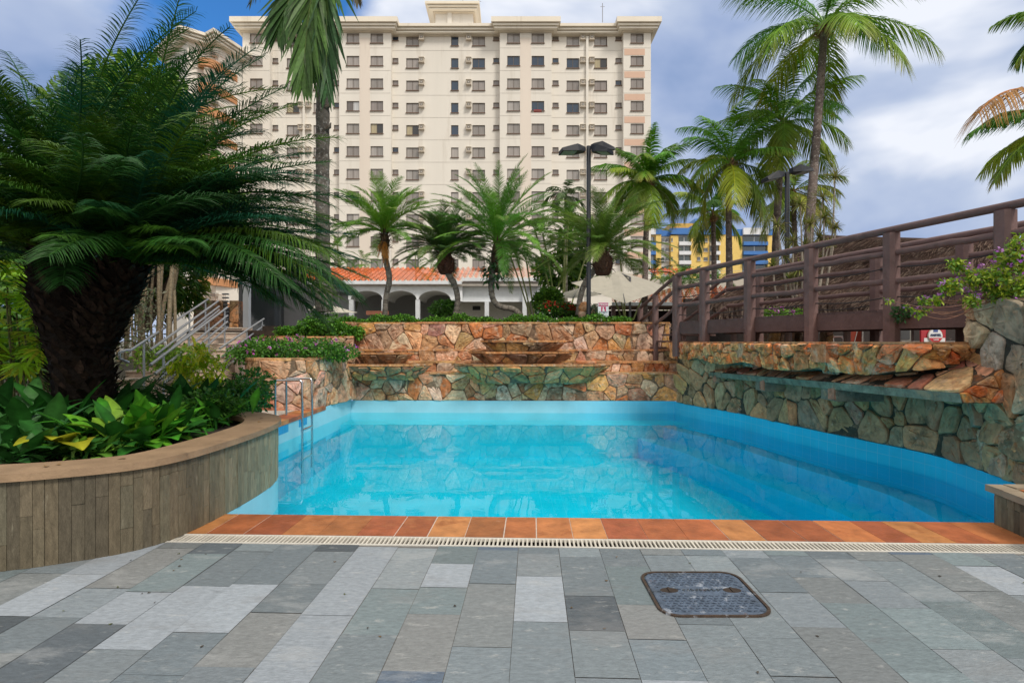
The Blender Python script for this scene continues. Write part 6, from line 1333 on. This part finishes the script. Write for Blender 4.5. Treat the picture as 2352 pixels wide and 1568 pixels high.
bush('leafy_shrub', 'light green leafy shrub behind the red flower bush', 2400, [(P(1262, 682, 19.4), (.42, .4, .3), 0, 2), (P(1245, 690, 19.2), (.3, .3, .3), 0, 1)], .13, [(.10, .24, .02), (.15, .30, .03), (.06, .17, .02)], P(1270, 735, 20))
bush('leafy_shrub', 'dark bushy shrub beneath the areca palms in front of the hotel base', 3000, [(P(1290, 620, 26), (1.3, .8, .9), 0, 2), (P(1320, 560, 26), (.8, .8, 1.1), 0, 1)], .22, [(.05, .13, .02), (.08, .18, .02), (.13, .26, .02)], P(1285, 740, 26))
bush('agave', 'grey-green rounded plant beside the warning sign', 700, [(P(1363, 716, 17.4), (.18, .18, .16), 0, 1)], .12, [(.12, .17, .10), (.2, .24, .15)], P(1363, 735, 17.4), 'plant', stems=0, asp=.25)
mb = MB(); 
for x, y, r, c in ((1343, 708, .2, (.55, .26, .12)), (1360, 722, .16, (.5, .2, .08)), (1341, 722, .18, (.6, .4, .28))):
    mb = MB(); q = P(x, y, 17.6); a_ = np.linspace(0, 1, 7); mb.tube([q + (0, 0, r * (s - .5) * 2) for s in a_], r * np.sin(np.pi * (.1 + .8 * a_)) ** .7, 9, 0, c); mb.build('boulder', M['stone'], label=f'{"tall orange" if r == .2 else "dark orange" if r == .16 else "pale peach"} boulder in the bed beside the lamp post', cat='rock')

bush('flowering_shrub', 'pink bougainvillea-like shrub seen through the bridge rails', 1300, [(P(1780, 726, 14.6), (.5, .4, .22), 0, 1), (P(1830, 728, 14.4), (.35, .3, .2), 0, 1)], .08, [(.10, .25, .02), (.15, .3, .02)], P(1790, 750, 14.6), fl=(20, .05, [(.55, .08, .5), (.6, .2, .6)], -.05))
# ---- lantana trailing over the right pier
lt = thing('lantana', P(2300, 690, 6.6), 'trailing yellow-green shrub with purple flowers spilling over the stone pier', 'shrub'); gz = np.random.default_rng(111); mb = MB(); fl_ = MB(); st_ = MB()
LC = [(.26, .36, .02), (.34, .42, .03), (.16, .30, .02), (.10, .23, .02)]
for x, y, Y, n, r in ((2330, 600, 6.5, 500, .22), (2290, 640, 6.5, 420, .2), (2240, 640, 6.6, 330, .17), (2200, 610, 6.7, 180, .13), (2180, 655, 6.6, 200, .13), (2345, 660, 6.4, 500, .24), (2300, 675, 6.5, 260, .16), (2150, 690, 6.6, 60, .07), (2120, 690, 6.6, 50, .06), (2115, 715, 6.6, 40, .05), (2350, 560, 6.5, 300, .18), (2230, 690, 6.5, 130, .12)):
    c = P(x, y, Y); leafcloud(mb, blob(n, c, (r, r, r * .8), gz, .2), .052, LC, gz, .6); b = P(2300, 690, 6.6)
    for k in range(2): st_.tube(smooth_path([b + gz.normal(0, .1, 3), (b + c) / 2 + (0, 0, -.08 + gz.uniform(-.05, .1)), c], 10), .004, 4, 0, (.22, .12, .08))
    for k in range(max(1, n // 110)): q = c + nrm(gz.normal(0, 1, 3) + (0, -.6, .5)) * r; leafcloud(fl_, q + gz.normal(0, .018, (11, 3)), .032, [(.42, .12, .55), (.55, .25, .62), (.5, .15, .6)], gz, .9, up=1)
for x, y in ((2040, 690), (2100, 718), (2130, 712), (2085, 705)):
    q = P(x, y, 6.6); b = P(2260, 690, 6.5); st_.tube(smooth_path([b, P((x + 2260) / 2, max(y, 690) + 22, 6.5), q], 16), .0035, 4, 0, (.25, .13, .09)); leafcloud(mb, blob(24, q, (.04, .04, .03), gz), .045, LC, gz, .55); leafcloud(fl_, q + gz.normal(0, .015, (6, 3)), .028, [(.45, .15, .6)], gz, .9)
mb.build('foliage', M['leaf'], lt); fl_.build('flowers', M['leaf'], lt, kind='stuff'); st_.build('stem', M['bark'], lt)
bush('vine', 'small dark green vine tuft on a bridge post', 180, [(P(2068, 720, 8.7), (.1, .1, .12), 0, 1)], .06, [(.02, .09, .02), (.04, .13, .03)], P(2068, 740, 8.7), 'plant', stems=2, stemr=.006)

# ---- small litter on the paving
gl2 = np.random.default_rng(7); mb = MB()
for k in range(42):
    u, v = gl2.uniform(-4, 4.2), gl2.uniform(2.4, 4.3)
    if abs(u - 1.1) < .45 and abs(v - 3.6) < .42: continue
    blade(mb, uv(u, v, .004), gl2.uniform(0, 360), gl2.uniform(0, 12), gl2.uniform(.005, .018), gl2.uniform(.003, .008), 10, [(.05, .04, .03), (.12, .08, .04), (.07, .08, .03)][gl2.integers(3)], gl2, K=3, pet=.05)
mb.build('leaf_litter', M['bark'], label='tiny dry leaf crumbs scattered on the slate paving', cat='leaf litter', kind='stuff')
mb = MB()
for k in range(9):
    q = ofs(PL_OUT, -.17)[int(gl2.integers(20, 130))]; blade(mb, (*q, .682), gl2.uniform(0, 360), gl2.uniform(0, 15), gl2.uniform(.03, .07), gl2.uniform(.012, .03), 20, [(.10, .06, .03), (.3, .26, .04), (.2, .12, .05)][gl2.integers(3)], gl2, K=4, pet=.1)
mb.build('leaf_litter', M['bark'], label='small fallen leaves lying on the brown planter cap', cat='leaf litter', kind='stuff')
